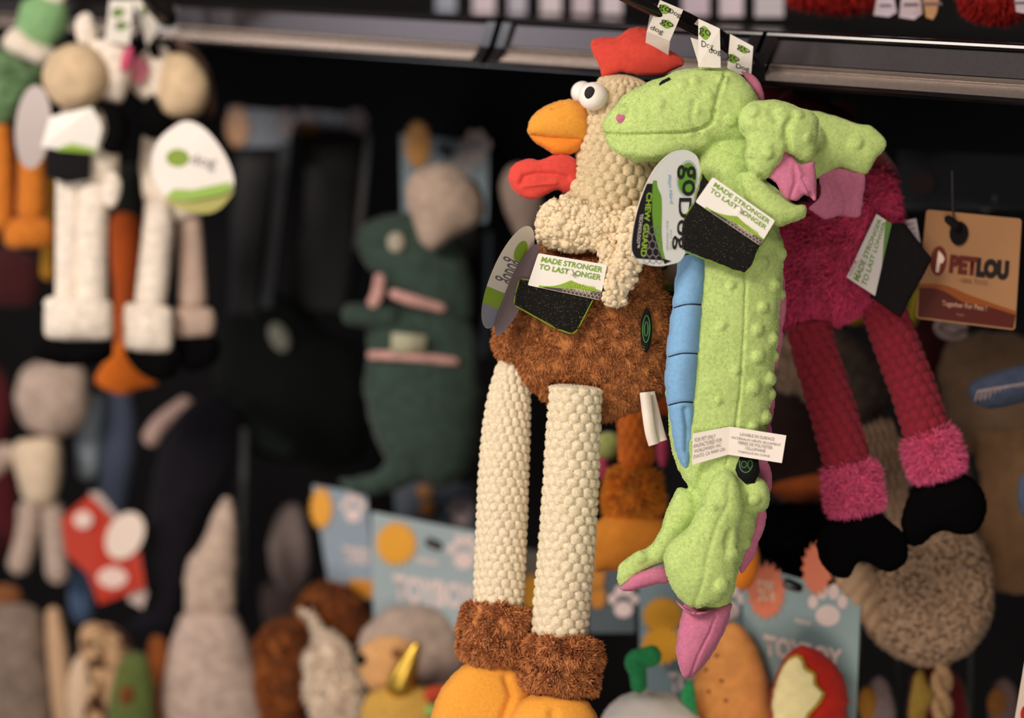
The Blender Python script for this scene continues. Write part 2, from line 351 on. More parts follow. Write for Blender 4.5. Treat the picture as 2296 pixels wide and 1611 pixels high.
v, f = boxw(RAIL0-NV*.02-ZV*.0215+DV*S_of(-450), DV*(S_of(2540)-S_of(-450)), -NV*.02, -ZV*.02)
t.raw('stiffener', v, np.array([(a, b, c) for a, b, c, d in f]+[(a, c, d) for a, b, c, d in f]), black_gloss, smooth=False)
# things standing on the shelf board, seen at the very top
red_b = mat('red_tinsel', 'a3160f', .6, 900, .3, .35, .3); tan_p = mat('tan_paper', 'c69468', .7, 80, .1, .05, 0); pale_p = mat('pale_package', 'cdbcc4', .5, 60, .1, .08, 0)
for i, (x, w, hx) in enumerate(((1000, 46, '9aa0ad'), (1085, 50, 'd6c6cc'), (1160, 40, 'b9b4c0'), (1235, 46, 'd9cdd0'), (1305, 42, 'cdbec4'), (1372, 46, 'dccfd6'), (1560, 60, 'c9b9c6'), (1640, 52, 'd9cbd2'), (1725, 64, 'cfc6cc'))):
    d = wdepth(x, 20, -.30); y = 12+(x-1000)*.017
    t = Thing('carton', 'small pale carton on the top shelf, %s' % ('first of the row from the left', 'second of the row from the left', 'third of the row from the left', 'fourth of the row from the left', 'fifth of the row from the left', 'sixth of the row, left of the black hook', 'first one right of the black hook', 'next to last of the row', 'last of the row')[i], 'box', x, y+14, d, 'cartons on the top shelf')
    t.part('carton_body', slab([(x-w/2, y-90, 0), (x+w/2, y-90, 0), (x+w/2, y+14, 0), (x-w/2, y+14, 0)], 70), mat('carton_'+hx, hx, .5, 60, .1, .08, 0), smooth=False)
    t.part('carton_flap', slab([(x-w/2, y-101, -3), (x+w/2, y-101, -3), (x+w/2, y-84, -3), (x-w/2, y-84, -3)], 76), mat('carton_flap', '5d5257', .6, bump=0, sheen=0), smooth=False)
for k, (x, y, w, h) in enumerate(((1870, -20, 100, 42), (2225, -6, 66, 52))):
    d = wdepth(x, 20, -.16); g = inflate([(x-w, y-h), (x+w, y-h), (x+w*1.05, y+h*.5), (x+w*.4, y+h), (x-w*.5, y+h*.8), (x-w, y+h*.4)], 45)
    solo('tinsel_toy', ('red shaggy tinsel toy on the top shelf above the grey label channel', 'red shaggy tinsel toy at the top right corner of the shelf')[k], 'pet toy', join(g, fur(g, 2600, 26, 4, (0, .6, 0), .5, .8, 18, 3+k)), red_b, d, 'red tinsel toys on the top shelf')
for k, (x, y, wt, wb, h, m, lab) in enumerate(((1985, 12, 14, 26, 26, pale_p, 'small white tub under the left red tinsel toy'), (2042, 10, 17, 26, 34, pale_p, 'white tapering package beside the tan paper cone'), (2088, 8, 26, 12, 36, tan_p, 'tan paper cone on the top shelf'), (2292, 6, 20, 14, 24, pale_p, 'white package at the top right edge beside red tinsel'))):
    g = slab([(x-wt, y-h*1.6, 0), (x+wt, y-h*1.6, 0), (x+wb, y+h*.6, 0), (x+wb*.3, y+h, -2), (x-wb, y+h*.85, 0)], 34)
    t = Thing('package', lab, 'package', x, y+h, wdepth(x, 20, -.13)); t.part('wrapper', g, m, smooth=False)
    t.part('fold', slab([(x-wt*.9, y-h*.1, -2), (x+wt*.9, y-h*.1, -2), (x+wt*.95, y+h*.1, -2), (x-wt*.95, y+h*.1, -2)], 3), mat('package_band', '7a6a70', .6, bump=0, sheen=0), smooth=False)
# display hooks
def hook(path, lab, d, r=20):
    t = Thing('display_hook', lab, 'display hook', path[-1][0], path[-1][1], d, 'black display hooks on the shelf edge')
    t.part('rod', tube(path, 20, 12, cap=.6), black_gloss); x, y, z, _ = path[-1]
    t.part('back_plate', slab([(x-20, y-30, z-4), (x+26, y-26, z-4), (x+26, y+34, z-4), (x-20, y+30, z-4)], 14), black_gloss, smooth=False)
hook([(1290, -70, -150, 20), (1433, 0, -100, 20), (1523, 40, -60, 20), (1567, 62, -36, 20), (1622, 92, 0, 19), (1690, 146, 60, 18)], 'black rod rising to the left, carrying the white patterned ribbons', 1.0)
hook([(300, -60, -120, 22), (340, 0, -60, 22), (372, 40, 10, 22)], 'blurred black hook tip beside the cow toys at the shelf rail', 1.30)

# ================================================================== the rooster
cream = mat('cream_chenille', 'e6d3b0', .9, 1100, .5, .08, .4, ns2=300)
cream_leg = mat('cream_chenille_leg', 'e4d5b6', .9, 1300, .5, .1, .4)
brown = mat('brown_sherpa', 'b0703e', .95, 900, .5, .18, .3)
cuff_m = mat('light_brown_sherpa', 'bd7a48', .95, 900, .5, .18, .3)
red = mat('red_minky', 'cf4436', .85, 900, .3, .06, .45)
orange = mat('orange_felt', 'e69c3a', .9, 1400, .35, .06, .35)
CHD = 1.0
ch = Thing('rooster_toy', 'long-legged plush rooster with red comb, brown fleece body and cream knitted legs', 'plush toy', 1300, 1500, CHD)
neck = tube([(1404, 168, 0, 42), (1398, 205, 0, 66), (1392, 250, 2, 78), (1392, 320, 4, 90), (1386, 390, 6, 99), (1368, 450, 8, 104), (1356, 500, 8, 106)], 300, 2.4, .85, bob(12.5, 23, 22), cap=.5)
rough(neck, .9, 9); neck_o = ch.part('neck', join(neck, fur(neck, 26000, 3.6, 1.1, (0, .2, 0), .8, .2, 9, 91)), mat('tan_chenille_neck', 'd8c49e', .9, 1300, .5, .1, .4))
comb = inflate([(1322, 98), (1330, 86), (1352, 81), (1385, 79), (1402, 66), (1425, 58), (1450, 61), (1472, 72), (1487, 92), (1500, 109), (1520, 121), (1535, 134), (1532, 149), (1512, 158), (1480, 172), (1440, 172), (1395, 165), (1366, 172), (1350, 178), (1341, 150), (1326, 120)], 25, 4, -6, sub=1)
crease(comb, [(1328, 103), (1356, 92), (1390, 90), (1410, 78), (1440, 71), (1466, 84), (1484, 108), (1510, 130), (1528, 140)], 3.5, 3.5); rough(comb, 1.0, 30)
ch.part('comb', comb, red)
up = inflate([(1180, 291), (1184, 272), (1196, 254), (1216, 239), (1245, 226), (1275, 220), (1298, 226), (1318, 244), (1322, 285), (1314, 316), (1280, 317), (1235, 314), (1205, 308), (1184, 304)], 44, 4, -14, sub=1)
crease(up, [(1238, 243), (1252, 236), (1264, 231)], 3, 5)
lo = inflate([(1182, 297), (1205, 299), (1245, 301), (1290, 302), (1316, 300), (1304, 332), (1288, 346), (1262, 351), (1240, 348), (1218, 334), (1196, 320)], 36, 4, -10, sub=1)
be = ch.part('beak', up, orange); ch.part('lower_beak', lo, mat('orange_felt_lower', 'e8872a', .9, 1400, .35, .06, .35), parent=be)
# eyes: two white balls with grey stitched pupils
we = mat('white_vinyl', 'f3ece2', .5, 900, .1, .02, .2)
e1 = ch.part('eye', ball(1330, 216, -58, 33, 32, 30), we); ch.part('pupil', ball(1322, 208, -84, 11.5, 14.5, 7, rot=.35), mat('pupil_grey', '2e282b', .8, 900, .4), parent=e1)
ch.part('eye', ball(1306, 208, 22, 26, 26, 26), we)
wat = inflate([(1136, 398), (1143, 374), (1160, 360), (1186, 353), (1212, 356), (1240, 346), (1268, 343), (1290, 356), (1299, 380), (1300, 408), (1288, 430), (1268, 437), (1248, 428), (1228, 437), (1205, 447), (1178, 449), (1156, 436), (1142, 418)], 30, 4, -22, sub=1)
crease(wat, [(1168, 412), (1174, 396), (1200, 390), (1246, 392), (1272, 400)], 7, 9); crease(wat, [(1172, 418), (1205, 414), (1245, 410)], 5, -4); rough(wat, 1.6, 26)
ch.part('wattle', wat, mat('coral_minky', 'd8483e', .85, 900, .3, .06, .45))
# body: brown fleece
body = inflate([(1215, 545), (1190, 575), (1160, 640), (1125, 700), (1108, 752), (1110, 800), (1140, 812), (1162, 842), (1190, 876), (1225, 897), (1262, 925), (1320, 945), (1362, 948), (1410, 930), (1462, 905), (1500, 870), (1520, 800), (1515, 720), (1490, 640), (1470, 580), (1440, 535), (1400, 510), (1330, 520), (1260, 530)], 92, 7, 8, sub=1)
rough(body, 5, 55); rough(body, 5, 17)
crease(body, [(1145, 770), (1165, 860)], 7, 6); crease(body, [(1240, 860), (1345, 872), (1430, 905), (1490, 880)], 8, 8)
body_g = join(body, fur(body, 46000, 13, 3.4, (-.1, .5, -.1), .22, 1.4, 20, 5))
bo = ch.part('body', body_g, brown)
ch.part('sewn_patch', slab(z3(ell(1449, 742, 13, 50, .03), -74), 5), mat('patch_black', '131413', .8, 900, .3, sheen=0), parent=bo, label='small black oval patch with a green ring')
for rx, ry, w in ((9, 31, 2.2), (5, 17, 2)):
    o = ell(1449, 738, rx, ry, .03); i = ell(1449, 738, rx-w, ry-w, .03)
    ch.part('patch_ring', G(np.vstack([z3(o, -75.5), z3(i, -75.5)]), np.vstack([np.c_[np.arange(40), (np.arange(40)+1) % 40, np.arange(40)+40], np.c_[(np.arange(40)+1) % 40, (np.arange(40)+1) % 40+40, np.arange(40)+40]])), ink('3f7d3c'), parent=bo)
# legs: popcorn-knit tubes, sherpa cuffs, felt feet
l1 = tube([(1160, 812, 28, 34), (1148, 850, 18, 40), (1137, 940, 8, 49), (1130, 1050, 0, 53), (1124, 1200, -2, 54), (1120, 1300, -4, 54), (1117, 1388, -6, 52)], 224, 2.6, .9, bob(9.5, 15, 19, .1), cap=.35)
l2 = tube([(1292, 862, -62, 56), (1288, 920, -60, 56), (1284, 1000, -56, 58), (1278, 1120, -52, 59), (1270, 1240, -50, 60), (1260, 1350, -48, 60), (1254, 1440, -46, 59)], 224, 2.6, .9, bob(10.5, 13, 21, .06), cap=.2)
rough(l1, .6, 8); rough(l2, .7, 9)
lg1 = ch.part('leg', join(l1, fur(l1, 22000, 3.2, 1.0, (0, .2, 0), .8, .2, 9, 92)), cream_leg); lg2 = ch.part('leg', join(l2, fur(l2, 24000, 3.4, 1.0, (0, .2, 0), .8, .2, 9, 93)), cream_leg)
def cuff(path, n, seed, m, L=15, lean=(0, .3, 0), W=4.6, jit=.25, cl=1.5, csc=15, fold=None):
    c = tube(path, 56, 6, .92, cap=.28); rough(c, 5, 24); rough(c, 4, 13)
    if fold: crease(c, fold, 8, 9)
    return join(c, fur(c, n, L, W, lean, jit, cl, csc, seed))
ch.part('cuff', cuff([(1118, 1352, 0, 74), (1114, 1400, 0, 82), (1110, 1450, 0, 80), (1106, 1498, 0, 70)], 15000, 11, cuff_m, fold=[(1030, 1425), (1190, 1432)]), cuff_m)
ch.part('cuff', cuff([(1262, 1425, -48, 84), (1258, 1470, -48, 88), (1254, 1520, -48, 88), (1250, 1562, -48, 78)], 17000, 12, cuff_m, fold=[(1165, 1500), (1345, 1508)]), cuff_m)
f1 = inflate([(1050, 1488), (1012, 1515), (982, 1555), (962, 1610), (955, 1670), (985, 1730), (1050, 1752), (1120, 1735), (1180, 1750), (1235, 1700), (1230, 1610), (1195, 1540), (1160, 1490), (1105, 1480)], 78, 7, 0, sub=1)
crease(f1, [(1135, 1520), (1148, 1560), (1130, 1610)], 10, 8); crease(f1, [(1060, 1500), (1020, 1560), (1000, 1650)], 40, -5)
f2 = inflate([(1190, 1556), (1158, 1580), (1130, 1625), (1118, 1690), (1140, 1750), (1200, 1770), (1240, 1745), (1290, 1768), (1345, 1740), (1362, 1680), (1345, 1610), (1322, 1572), (1290, 1556), (1240, 1550)], 74, 7, -60, sub=1)
crease(f2, [(1240, 1600), (1236, 1660), (1240, 1720)], 12, 8)
ch.part('foot', f1, orange); ch.part('foot', f2, orange)
# chenille wings: a collar over the shoulders and two hanging strips
ck = dict()
def chen(g, seed, n):                                # fluffy chenille clumps as little balls
    rg = np.random.default_rng(seed); t = g.v[g.f]; cr = np.cross(t[:, 1]-t[:, 0], t[:, 2]-t[:, 0]); ar = np.linalg.norm(cr, axis=1); i = rg.choice(len(t), n, p=ar/ar.sum()); p = t[i].mean(1); nn = normals(g)[g.f[i, 0]]
    out = [g]
    for q, m in zip(p, nn):
        r = rg.uniform(5.5, 9.5); out.append(ball(q[0]+m[0]*1, q[1]+m[1]*1, q[2]+m[2]*1, r, r*rg.uniform(.8, 1.1), r, n=6))
    r_ = rough(rough(join(*out), 2.0, 8), 1.5, 20); return join(r_, fur(r_, n*12, 6, 1.3, (0, .2, -.1), .7, .3, 9, seed))
col = inflate([(1232, 452), (1258, 442), (1300, 446), (1345, 462), (1390, 470), (1425, 470), (1430, 505), (1405, 548), (1372, 566), (1330, 562), (1275, 566), (1232, 555), (1206, 540), (1202, 505), (1212, 475)], 40, 7, -66)
ch.part('wing', chen(col, 21, 620), cream)
st2 = tube([(1362, 540, -100, 22), (1366, 580, -104, 20), (1372, 640, -98, 15)], 20, 8, .6); st1 = tube([(1432, 466, -100, 26), (1424, 520, -112, 32), (1406, 580, -114, 31), (1388, 640, -112, 28), (1372, 688, -108, 22)], 24, 8, .6)
ch.part('wing_strip', chen(st1, 22, 330), cream); ch.part('wing_strip', chen(st2, 23, 90), cream)
# care-label loop low on the body and printed ribbon loop up to the rod
lb = mat('satin_label', 'e6d9cc', .45, 200, .1, .04, .2)
def ribbon(path, w, m, thick=1.2):                   # flat band along (x,y,z) points with in-plane half width w
    p = catp([(*q, w) for q in path], 6); c = p[:, :3]; t = np.gradient(c, axis=0); s = np.cross(t, [0, 0, 1.]); s /= np.maximum(np.linalg.norm(s, axis=1), 1e-6)[:, None]
    n = len(c); nn = np.cross(s, t); nn /= np.maximum(np.linalg.norm(nn, axis=1), 1e-6)[:, None]
    v = np.vstack([c-s*w, c+s*w, c+s*w+nn*thick, c-s*w+nn*thick]); i = np.arange(n-1); f = []
    for a, b in ((0, 1), (1, 2), (2, 3), (3, 0)): f += [np.c_[a*n+i, b*n+i, a*n+i+1], np.c_[b*n+i, b*n+i+1, a*n+i+1]]
    return G(v, np.vstack(f))
ch.part('care_label', join(ribbon([(1446, 880, -62), (1452, 930, -80), (1458, 970, -84), (1466, 998, -78)], 12, lb), ribbon([(1456, 880, -50), (1468, 930, -58), (1478, 970, -66), (1484, 990, -72)], 12, lb)), lb, label='white satin loop label')
def loop(t, quads, m, texts):
    for q in quads: t.part('hanging_ribbon', q, m)
rib = mat('white_ribbon', 'e9e2d6', .6, 500, .1, .03, .1); gi, ki = ink('7fa63c'), ink('24221f')
def ribmark(t, par, q, seed, logos):
    for (u, v, r, s) in logos:
        if r: t.part('ribbon_print', flat(qm(q, ell(u, v, r, r*.62, 0, 20), 1.0)), gi, parent=par)
        t.part('ribbon_print', text(s, q, u-.27, v-.09, u+.27, v+.09, 1.6, .0, rot=0), ki, parent=par)
def ribquad(t, q, logos):
    g = slab([q[0], q[1], q[2], q[3]], 1.5); r = t.part('hanging_ribbon', g, rib, smooth=False); ribmark(t, r, q, 0, logos); return r
qa = [(1480, 0, -116), (1532, 22, -116), (1502, 92, -60), (1450, 70, -60)]
ribquad(ch, qa, [(.30, .2, .22, 'go'), (.74, .2, 0, 'Dog'), (.62, .58, .2, 'go'), (.35, .86, 0, 'dog')])
qb = [(1450, 70, -60), (1502, 92, -60), (1496, 150, 16), (1444, 130, 16)]; ch.part('hanging_ribbon', slab(qb, 1.5), rib, smooth=False)
ch.part('hanging_ribbon', slab([(1480, 0, -116), (1532, 22, -116), (1518, 34, -44), (1466, 10, -44)], 1.5), rib, smooth=False)
ch.part('hanging_ribbon', slab([(1458, 30, -44), (1510, 50, -44), (1490, 150, 10), (1438, 138, 10)], 1.5), rib, smooth=False)

# ------------------------------------------------------------------ tags on the rooster
pad_m = mat('black_mesh_fabric', '141214', .85, 2600, .8, .25, .05, kind='voro', hx2='201e1a', ns2=2200, bd=.0008); gth = mat('green_thread', '7c9a2e', .8, bump=0, sheen=0)
cw, cg, cdk = card('f3eee4'), card('8fb53a'), card('2b2328')
def hexes(q, u0, v0, u1, v1, nx, ny, w=.12):
    out = []
    for j in range(ny):
        for i in range(nx):
            cu, cv = u0+(i+.5*(j % 2)+.5)*(u1-u0)/nx, v0+(j+.5)*(v1-v0)/ny; rx, ry = (u1-u0)/nx*.56, (v1-v0)/ny*.66
            if cu+rx*.6 > u1: continue
            a = np.radians(np.arange(6)*60+30); o = np.c_[cu+rx*np.cos(a), cv+ry*np.sin(a)]; n = np.c_[cu+rx*(1-w*1.6)*np.cos(a), cv+ry*(1-w*1.6)*np.sin(a)]
            k = np.arange(6); out.append(G(qm(q, np.vstack([o, n]), 1.5), np.vstack([np.c_[k, (k+1) % 6, k+6], np.c_[(k+1) % 6, (k+1) % 6+6, k+6]])))
    return join(*out)
def sample_tag(lab, d, q, padpoly, padz, group='fabric sample tags'):
    """printed card stapled to a black fabric swatch"""
    t = Thing('sample_tag', lab, 'tag', q[0][0], q[0][1], d, group)
    pad = inflate(padpoly, 7, 6, padz, sub=1, sharp=True, sm=1); crease(pad, [(padpoly[0][0]*.6+padpoly[2][0]*.4, padpoly[0][1]*.6+padpoly[2][1]*.4)]*2+[(padpoly[1][0]*.5+padpoly[2][0]*.5, padpoly[1][1]*.5+padpoly[2][1]*.5)], 12, 4)
    po = t.part('fabric_swatch', pad, pad_m); t.part('woven_flecks', fur(pad, 900, 3.4, 1.3, (1.2, .3, -.1), .5, 0, 9, 77), mat('woven_fleck', '77734f', .8, bump=0, sheen=0), parent=po); pp = np.array(padpoly, float); lp = np.vstack([pp, pp[:1]])
    pts = [(x, y, padz, 1.6) for x, y in lp]; es = [tube([pts[i], pts[i+1]], 6, 8) for i in range(len(pts)-1)]
    t.part('stitched_edge', join(*es), gth, parent=po)
    co = t.part('printed_card', slab(qm(q, rrect(.025, .05), 0), 2.5), cw, smooth=False)
    t.part('headline', join(text('MADE STRONGER', q, .07, .08, .95, .24, bold=.02), text('TO LAST LONGER', q, .07, .30, .95, .46, bold=.02)), gi, parent=co)
    u = np.linspace(.15, 1, 24); top = np.where(u < .55, .93-.33*((u-.15)/.4)**2.2, .60+.14*((u-.55)/.45)**.6)
    t.part('green_wave', flat(qm(q, np.vstack([np.c_[u, top], [(1, .99), (.15, .99)]]), .8)), cg, parent=co)
    t.part('dark_band', flat(qm(q, [(.24, .94), (.5, .88), (.78, .82), (1, .78), (1, .985), (.2, .985)], 1.1)), card('54484a'), parent=co)
    t.part('hexagon_print', hexes(q, .45, .82, 1.0, .985, 10, 2), ink('b8a89c'), parent=co)
    t.part('brand_line', text('CHEW GUARD', q, .52, .66, .90, .79, 2.4, .03), ink('a9c23c'), parent=co); t.part('small_line', text('TECHNOLOGY', q, .62, .81, .86, .88, 2.4, .02), ink('e8dccb'), parent=co)
    a, b = qm(q, [(.5, .3)], 1)[0], qm(q, [(.56, .5)], 1)[0]
    t.part('plastic_fastener', tube([(*(a+[0, 0, -1]), 3.2), (*((a+b)/2+[2, 0, -7]), 3), (*(b+[0, 0, -1]), 3.2)], 8, 4), mat('clear_fastener', 'e9e0d4', .25, bump=0, sheen=0, spec=.6))
    return t
sample_tag('white MADE STRONGER card with a black swatch, hanging on the brown rooster belly', CHD, [(1207, 568, -122), (1361, 594, -120), (1346, 674, -118), (1183, 640, -124)], [(1165, 625), (1350, 655), (1332, 668), (1296, 738), (1284, 750), (1248, 738), (1152, 684), (1155, 660)], -113)
def swing(lab, d, px, py, rx, ry, rot, z, q, marks=True, tint='efe6da', group='oval hang tags', back=True):
    t = Thing('hang_tag', lab, 'tag', px, py-ry, d, group); pts = ell(px, py, rx, ry, rot, 48)
    c, s = math.cos(rot), math.sin(rot); zz = z+((pts-[px, py])@np.array([c, s]))*q
    o = t.part('card_face', slab(np.c_[pts, zz], 3), card(tint), smooth=False)
    return t, o, (px, py, rx, ry, rot, z, q)
def on_oval(fr, uv, lift=1.0):                       # oval's own coordinates -1..1
    px, py, rx, ry, rot, z, q = fr; uv = np.array(uv, float); x, y = uv[:, 0]*rx, uv[:, 1]*ry; c, s = math.cos(rot), math.sin(rot)
    return np.c_[px+x*c-y*s, py+x*s+y*c, z+x*q-lift]
def oval_quad(fr, u0, v0, u1, v1): return on_oval(fr, [(u0, v0), (u1, v0), (u1, v1), (u0, v1)], 0)
def cap_poly(v0, v1, wav=.0, n=16):                  # slice of the unit circle between heights v0..v1
    v = np.linspace(v0, v1, n); x = np.sqrt(np.clip(1-v*v, 0, 1))*.99; a = np.c_[x, v]; b = np.c_[-x[::-1], v[::-1]+wav*0]
    return np.vstack([a, b])
t, o, fr = swing('narrow oval tag turned edge-on at the left flank of the rooster', CHD, 1139, 622, 38, 124, .40, -118, 1.9)
t.part('green_wave', flat(on_oval(fr, cap_poly(.30, .62))), cg, parent=o); t.part('dark_band', flat(on_oval(fr, cap_poly(.60, .99), 1.0)), card('8d93a8'), parent=o)
t.part('green_spot', flat(on_oval(fr, ell(.1, -.52, .34, .2), 1.2)), cg, parent=o); t.part('logo_print', text('godog', oval_quad(fr, -.7, -.4, .8, .25), 0, .1, 1, .8, 1.6, rot=90), ink('6a6570'), parent=o)
t.part('back_leaf', slab(z3(ell(1160, 650, 24, 112, .42, 40), -104), 2.5), card('66565a'), parent=o, smooth=False)
# ================================================================== the dragon
from mathutils.bvhtree import BVHTree
DRD = .955
green = mat('lime_minky', 'b8cf7c', .88, 1500, .25, .1, .5, hx2=None, ns2=420)
greend = green
pink = mat('rose_velour', 'c2708c', .88, 1300, .3, .08, .5); blue = mat('blue_felt', '7caad0', .9, 1300, .3, .06, .3); thread = mat('black_thread', '161418', .8, bump=0, sheen=0)
dr = Thing('dragon_toy', 'lime green plush dragon with pink paws, spine and tail tip and a blue belly', 'plush toy', 1580, 1525, DRD)
def bump(x, y, z, r, h=.8): return ball(x, y, z, r, r, r*h, n=10)
head = inflate([(1346, 292), (1344, 278), (1356, 258), (1378, 234), (1402, 206), (1436, 187), (1480, 172), (1520, 156), (1562, 147), (1604, 147), (1645, 157), (1680, 180), (1702, 214), (1706, 258), (1694, 300), (1660, 325), (1612, 322), (1580, 336), (1540, 357), (1500, 366), (1450, 367), (1410, 358), (1378, 345), (1356, 320)], 66, 6, -6, sub=1)
jaw = inflate([(1352, 302), (1400, 304), (1480, 300), (1560, 296), (1600, 292), (1604, 318), (1575, 342), (1535, 358), (1490, 366), (1430, 365), (1384, 350), (1360, 328)], 54, 6, -16, sub=1)
trunk = inflate([(1570, 300), (1640, 282), (1700, 300), (1722, 400), (1752, 500), (1760, 580), (1757, 680), (1748, 780), (1738, 870), (1724, 950), (1712, 1020), (1704, 1075), (1706, 1130), (1694, 1200), (1668, 1260), (1650, 1330), (1640, 1378), (1590, 1390), (1548, 1360), (1530, 1290), (1536, 1200), (1548, 1120), (1522, 1070), (1504, 1020), (1495, 960), (1488, 880), (1496, 780), (1512, 660), (1524, 560), (1530, 470), (1548, 400)], 78, 9, 4, sub=1)
bumps = [(1397, 248, -34, 11), (1480, 232, -66, 11), (1560, 250, -62, 9), (1622, 178, -60, 12), (1530, 190, -58, 11), (1640, 268, -66, 13), (1590, 215, -66, 10), (1560, 180, -54, 9),
         (1722, 330, -50, 10), (1752, 570, -22, 13), (1708, 590, -52, 13), (1738, 640, -40, 12), (1712, 690, -54, 12), (1756, 660, -6, 11), (1700, 740, -64, 13), (1735, 760, -38, 13), (1700, 800, -64, 13), (1745, 800, -10, 13), (1690, 870, -62, 14), (1728, 850, -36, 14), (1732, 885, -8, 13), (1688, 960, -60, 12), (1716, 935, -36, 14),
         (1640, 640, -74, 9), (1620, 730, -76, 9), (1650, 830, -74, 9), (1610, 900, -74, 8), (1600, 1140, -90, 8), (1672, 1220, -56, 13), (1690, 1120, -44, 13), (1700, 1180, -30, 12)]
arm = inflate([(1652, 262), (1662, 242), (1686, 225), (1718, 221), (1762, 222), (1792, 236), (1820, 244), (1838, 266), (1838, 305), (1832, 340), (1822, 360), (1795, 366), (1772, 352), (1748, 372), (1724, 402), (1700, 402), (1680, 392), (1668, 356), (1672, 318), (1656, 296)], 44, 6, -74, sub=1)
crease(arm, [(1776, 262), (1762, 286), (1768, 330), (1764, 352)], 7, 14); crease(arm, [(1665, 300), (1690, 296), (1720, 304), (1752, 316)], 9, 7); crease(arm, [(1730, 250), (1742, 272)], 9, 8)
arm2 = inflate([(1655, 385), (1690, 384), (1726, 408), (1760, 436), (1782, 452), (1806, 456), (1812, 470), (1806, 494), (1780, 502), (1748, 512), (1722, 500), (1690, 478), (1664, 440)], 36, 6, -64, sub=1)
farm = inflate([(1780, 250), (1840, 248), (1880, 256), (1915, 272), (1952, 278), (1982, 300), (1994, 324), (1984, 344), (1966, 358), (1945, 396), (1915, 388), (1880, 378), (1850, 398), (1800, 404), (1770, 340)], 26, 6, 150, sub=1)
bridge = tube([(1700, 300, 0, 46), (1760, 305, 80, 44), (1840, 316, 150, 36)], 20, 8)
leg = inflate([(1604, 1062), (1626, 1052), (1648, 1062), (1664, 1096), (1668, 1150), (1660, 1205), (1656, 1262), (1652, 1312), (1626, 1346), (1592, 1362), (1556, 1370), (1524, 1350), (1500, 1315), (1486, 1270), (1488, 1232), (1508, 1206), (1536, 1184), (1560, 1140), (1582, 1094)], 50, 6, -66, sub=1)
crease(leg, [(1634, 1080), (1632, 1130), (1606, 1180), (1588, 1240), (1578, 1300), (1556, 1366)], 3.5, 5); crease(leg, [(1640, 1190), (1630, 1220), (1644, 1250)], 8, 7)
bleg = inflate([(1520, 1086), (1548, 1098), (1574, 1130), (1572, 1170), (1548, 1205), (1520, 1235), (1495, 1262), (1460, 1276), (1424, 1300), (1400, 1322), (1384, 1312), (1380, 1292), (1392, 1262), (1420, 1240), (1450, 1226), (1474, 1194), (1486, 1160), (1500, 1120)], 38, 6, 0, sub=1)
mini = tube([(1680, 1070, -26, 26), (1698, 1110, -30, 28), (1698, 1150, -24, 22)], 20, 6)
mass = join(head, jaw, trunk, arm, arm2, bridge, farm, leg, bleg, mini)
G1 = remesh(mass, 3.3, 3)
bumps += [(1812, 310, -108, 10), (1722, 344, -116, 12), (1618, 1316, -110, 16), (1640, 1245, -96, 16), (1436, 1250, -30, 12), (1790, 256, -104, 12), (1690, 250, -108, 13), (1920, 320, 4, 14)]
_n = normals(G1); _b = BVHTree.FromPolygons([tuple(v) for v in G1.v], [tuple(int(i) for i in f) for f in G1.f]); _a = np.zeros(len(G1.v))
for x, y, z, r in bumps:                             # soft round knobs of the plush
    h = _b.ray_cast(Vector((x, y, -600)), Vector((0, 0, 1)))[0] or Vector((x, y, z)); dd = np.linalg.norm(G1.v-np.array(h), axis=1)/(r*1.25)
    _a = np.maximum(_a, r*(.85 if y > 400 else .6)*np.sqrt(np.clip(1-dd**2, 0, 1))*np.clip((1.0-dd)*3, 0, 1)**.5)
G1.v = G1.v+_n*_a[:, None]; lap(G1, 3)
crease(G1, [(1350, 302), (1400, 305), (1470, 301), (1530, 300), (1572, 292), (1596, 276), (1604, 250)], 4, 9)
crease(G1, [(1600, 250), (1612, 210), (1626, 165)], 5, 7); crease(G1, [(1566, 300), (1552, 270), (1556, 230)], 8, 5); crease(G1, [(1610, 330), (1650, 345), (1690, 360)], 6, 5)
crease(G1, [(1665, 520), (1672, 640), (1668, 760), (1660, 880), (1650, 960), (1628, 1040)], 3.2, 4.5)
crease(G1, [(1705, 396), (1740, 425), (1785, 456)], 6, 6); crease(G1, [(1580, 1050), (1560, 1100), (1580, 1150)], 9, 9)
rough(G1, 3.2, 40); rough(G1, .7, 14)
nap = fur(G1, 60000, 2.6, 1.6, (-.1, .9, 0), .2, .7, 30, 8)
skin = dr.part('body', join(G1, nap), green)
# belly panel of stitched blue segments
belly = inflate([(1548, 480), (1588, 500), (1590, 580), (1588, 640), (1582, 720), (1576, 800), (1570, 870), (1564, 940), (1556, 1010), (1548, 1056), (1530, 1052), (1512, 1015), (1500, 950), (1488, 880), (1489, 800), (1500, 700), (1512, 620), (1524, 540)], 62, 6, -26, sub=1)
for ln in ([(1520, 576), (1560, 564), (1592, 566)], [(1500, 692), (1540, 682), (1584, 684)], [(1490, 802), (1530, 792), (1578, 794)], [(1486, 912), (1530, 902), (1572, 904)]): crease(belly, ln, 4, 3)
crease(belly, [(1536, 920), (1542, 960), (1540, 1010)], 7, 8); rough(belly, 1.6, 40)
bl = dr.part('belly', belly, blue)
def drape(g, line, r=1.4, step=3, up=.4):            # thread laid on the front surface
    b = BVHTree.FromPolygons([tuple(v) for v in g.v], [tuple(int(i) for i in f) for f in g.f]); p = catp([(x, y, 0, r) for x, y in line], step); o = []
    for q in p:
        h = b.ray_cast(Vector((q[0], q[1], -600)), Vector((0, 0, 1)))
        if h[0]: o.append((q[0], q[1], h[0][2]-up, r))
    return tube(o, 6, 6) if len(o) > 1 else None
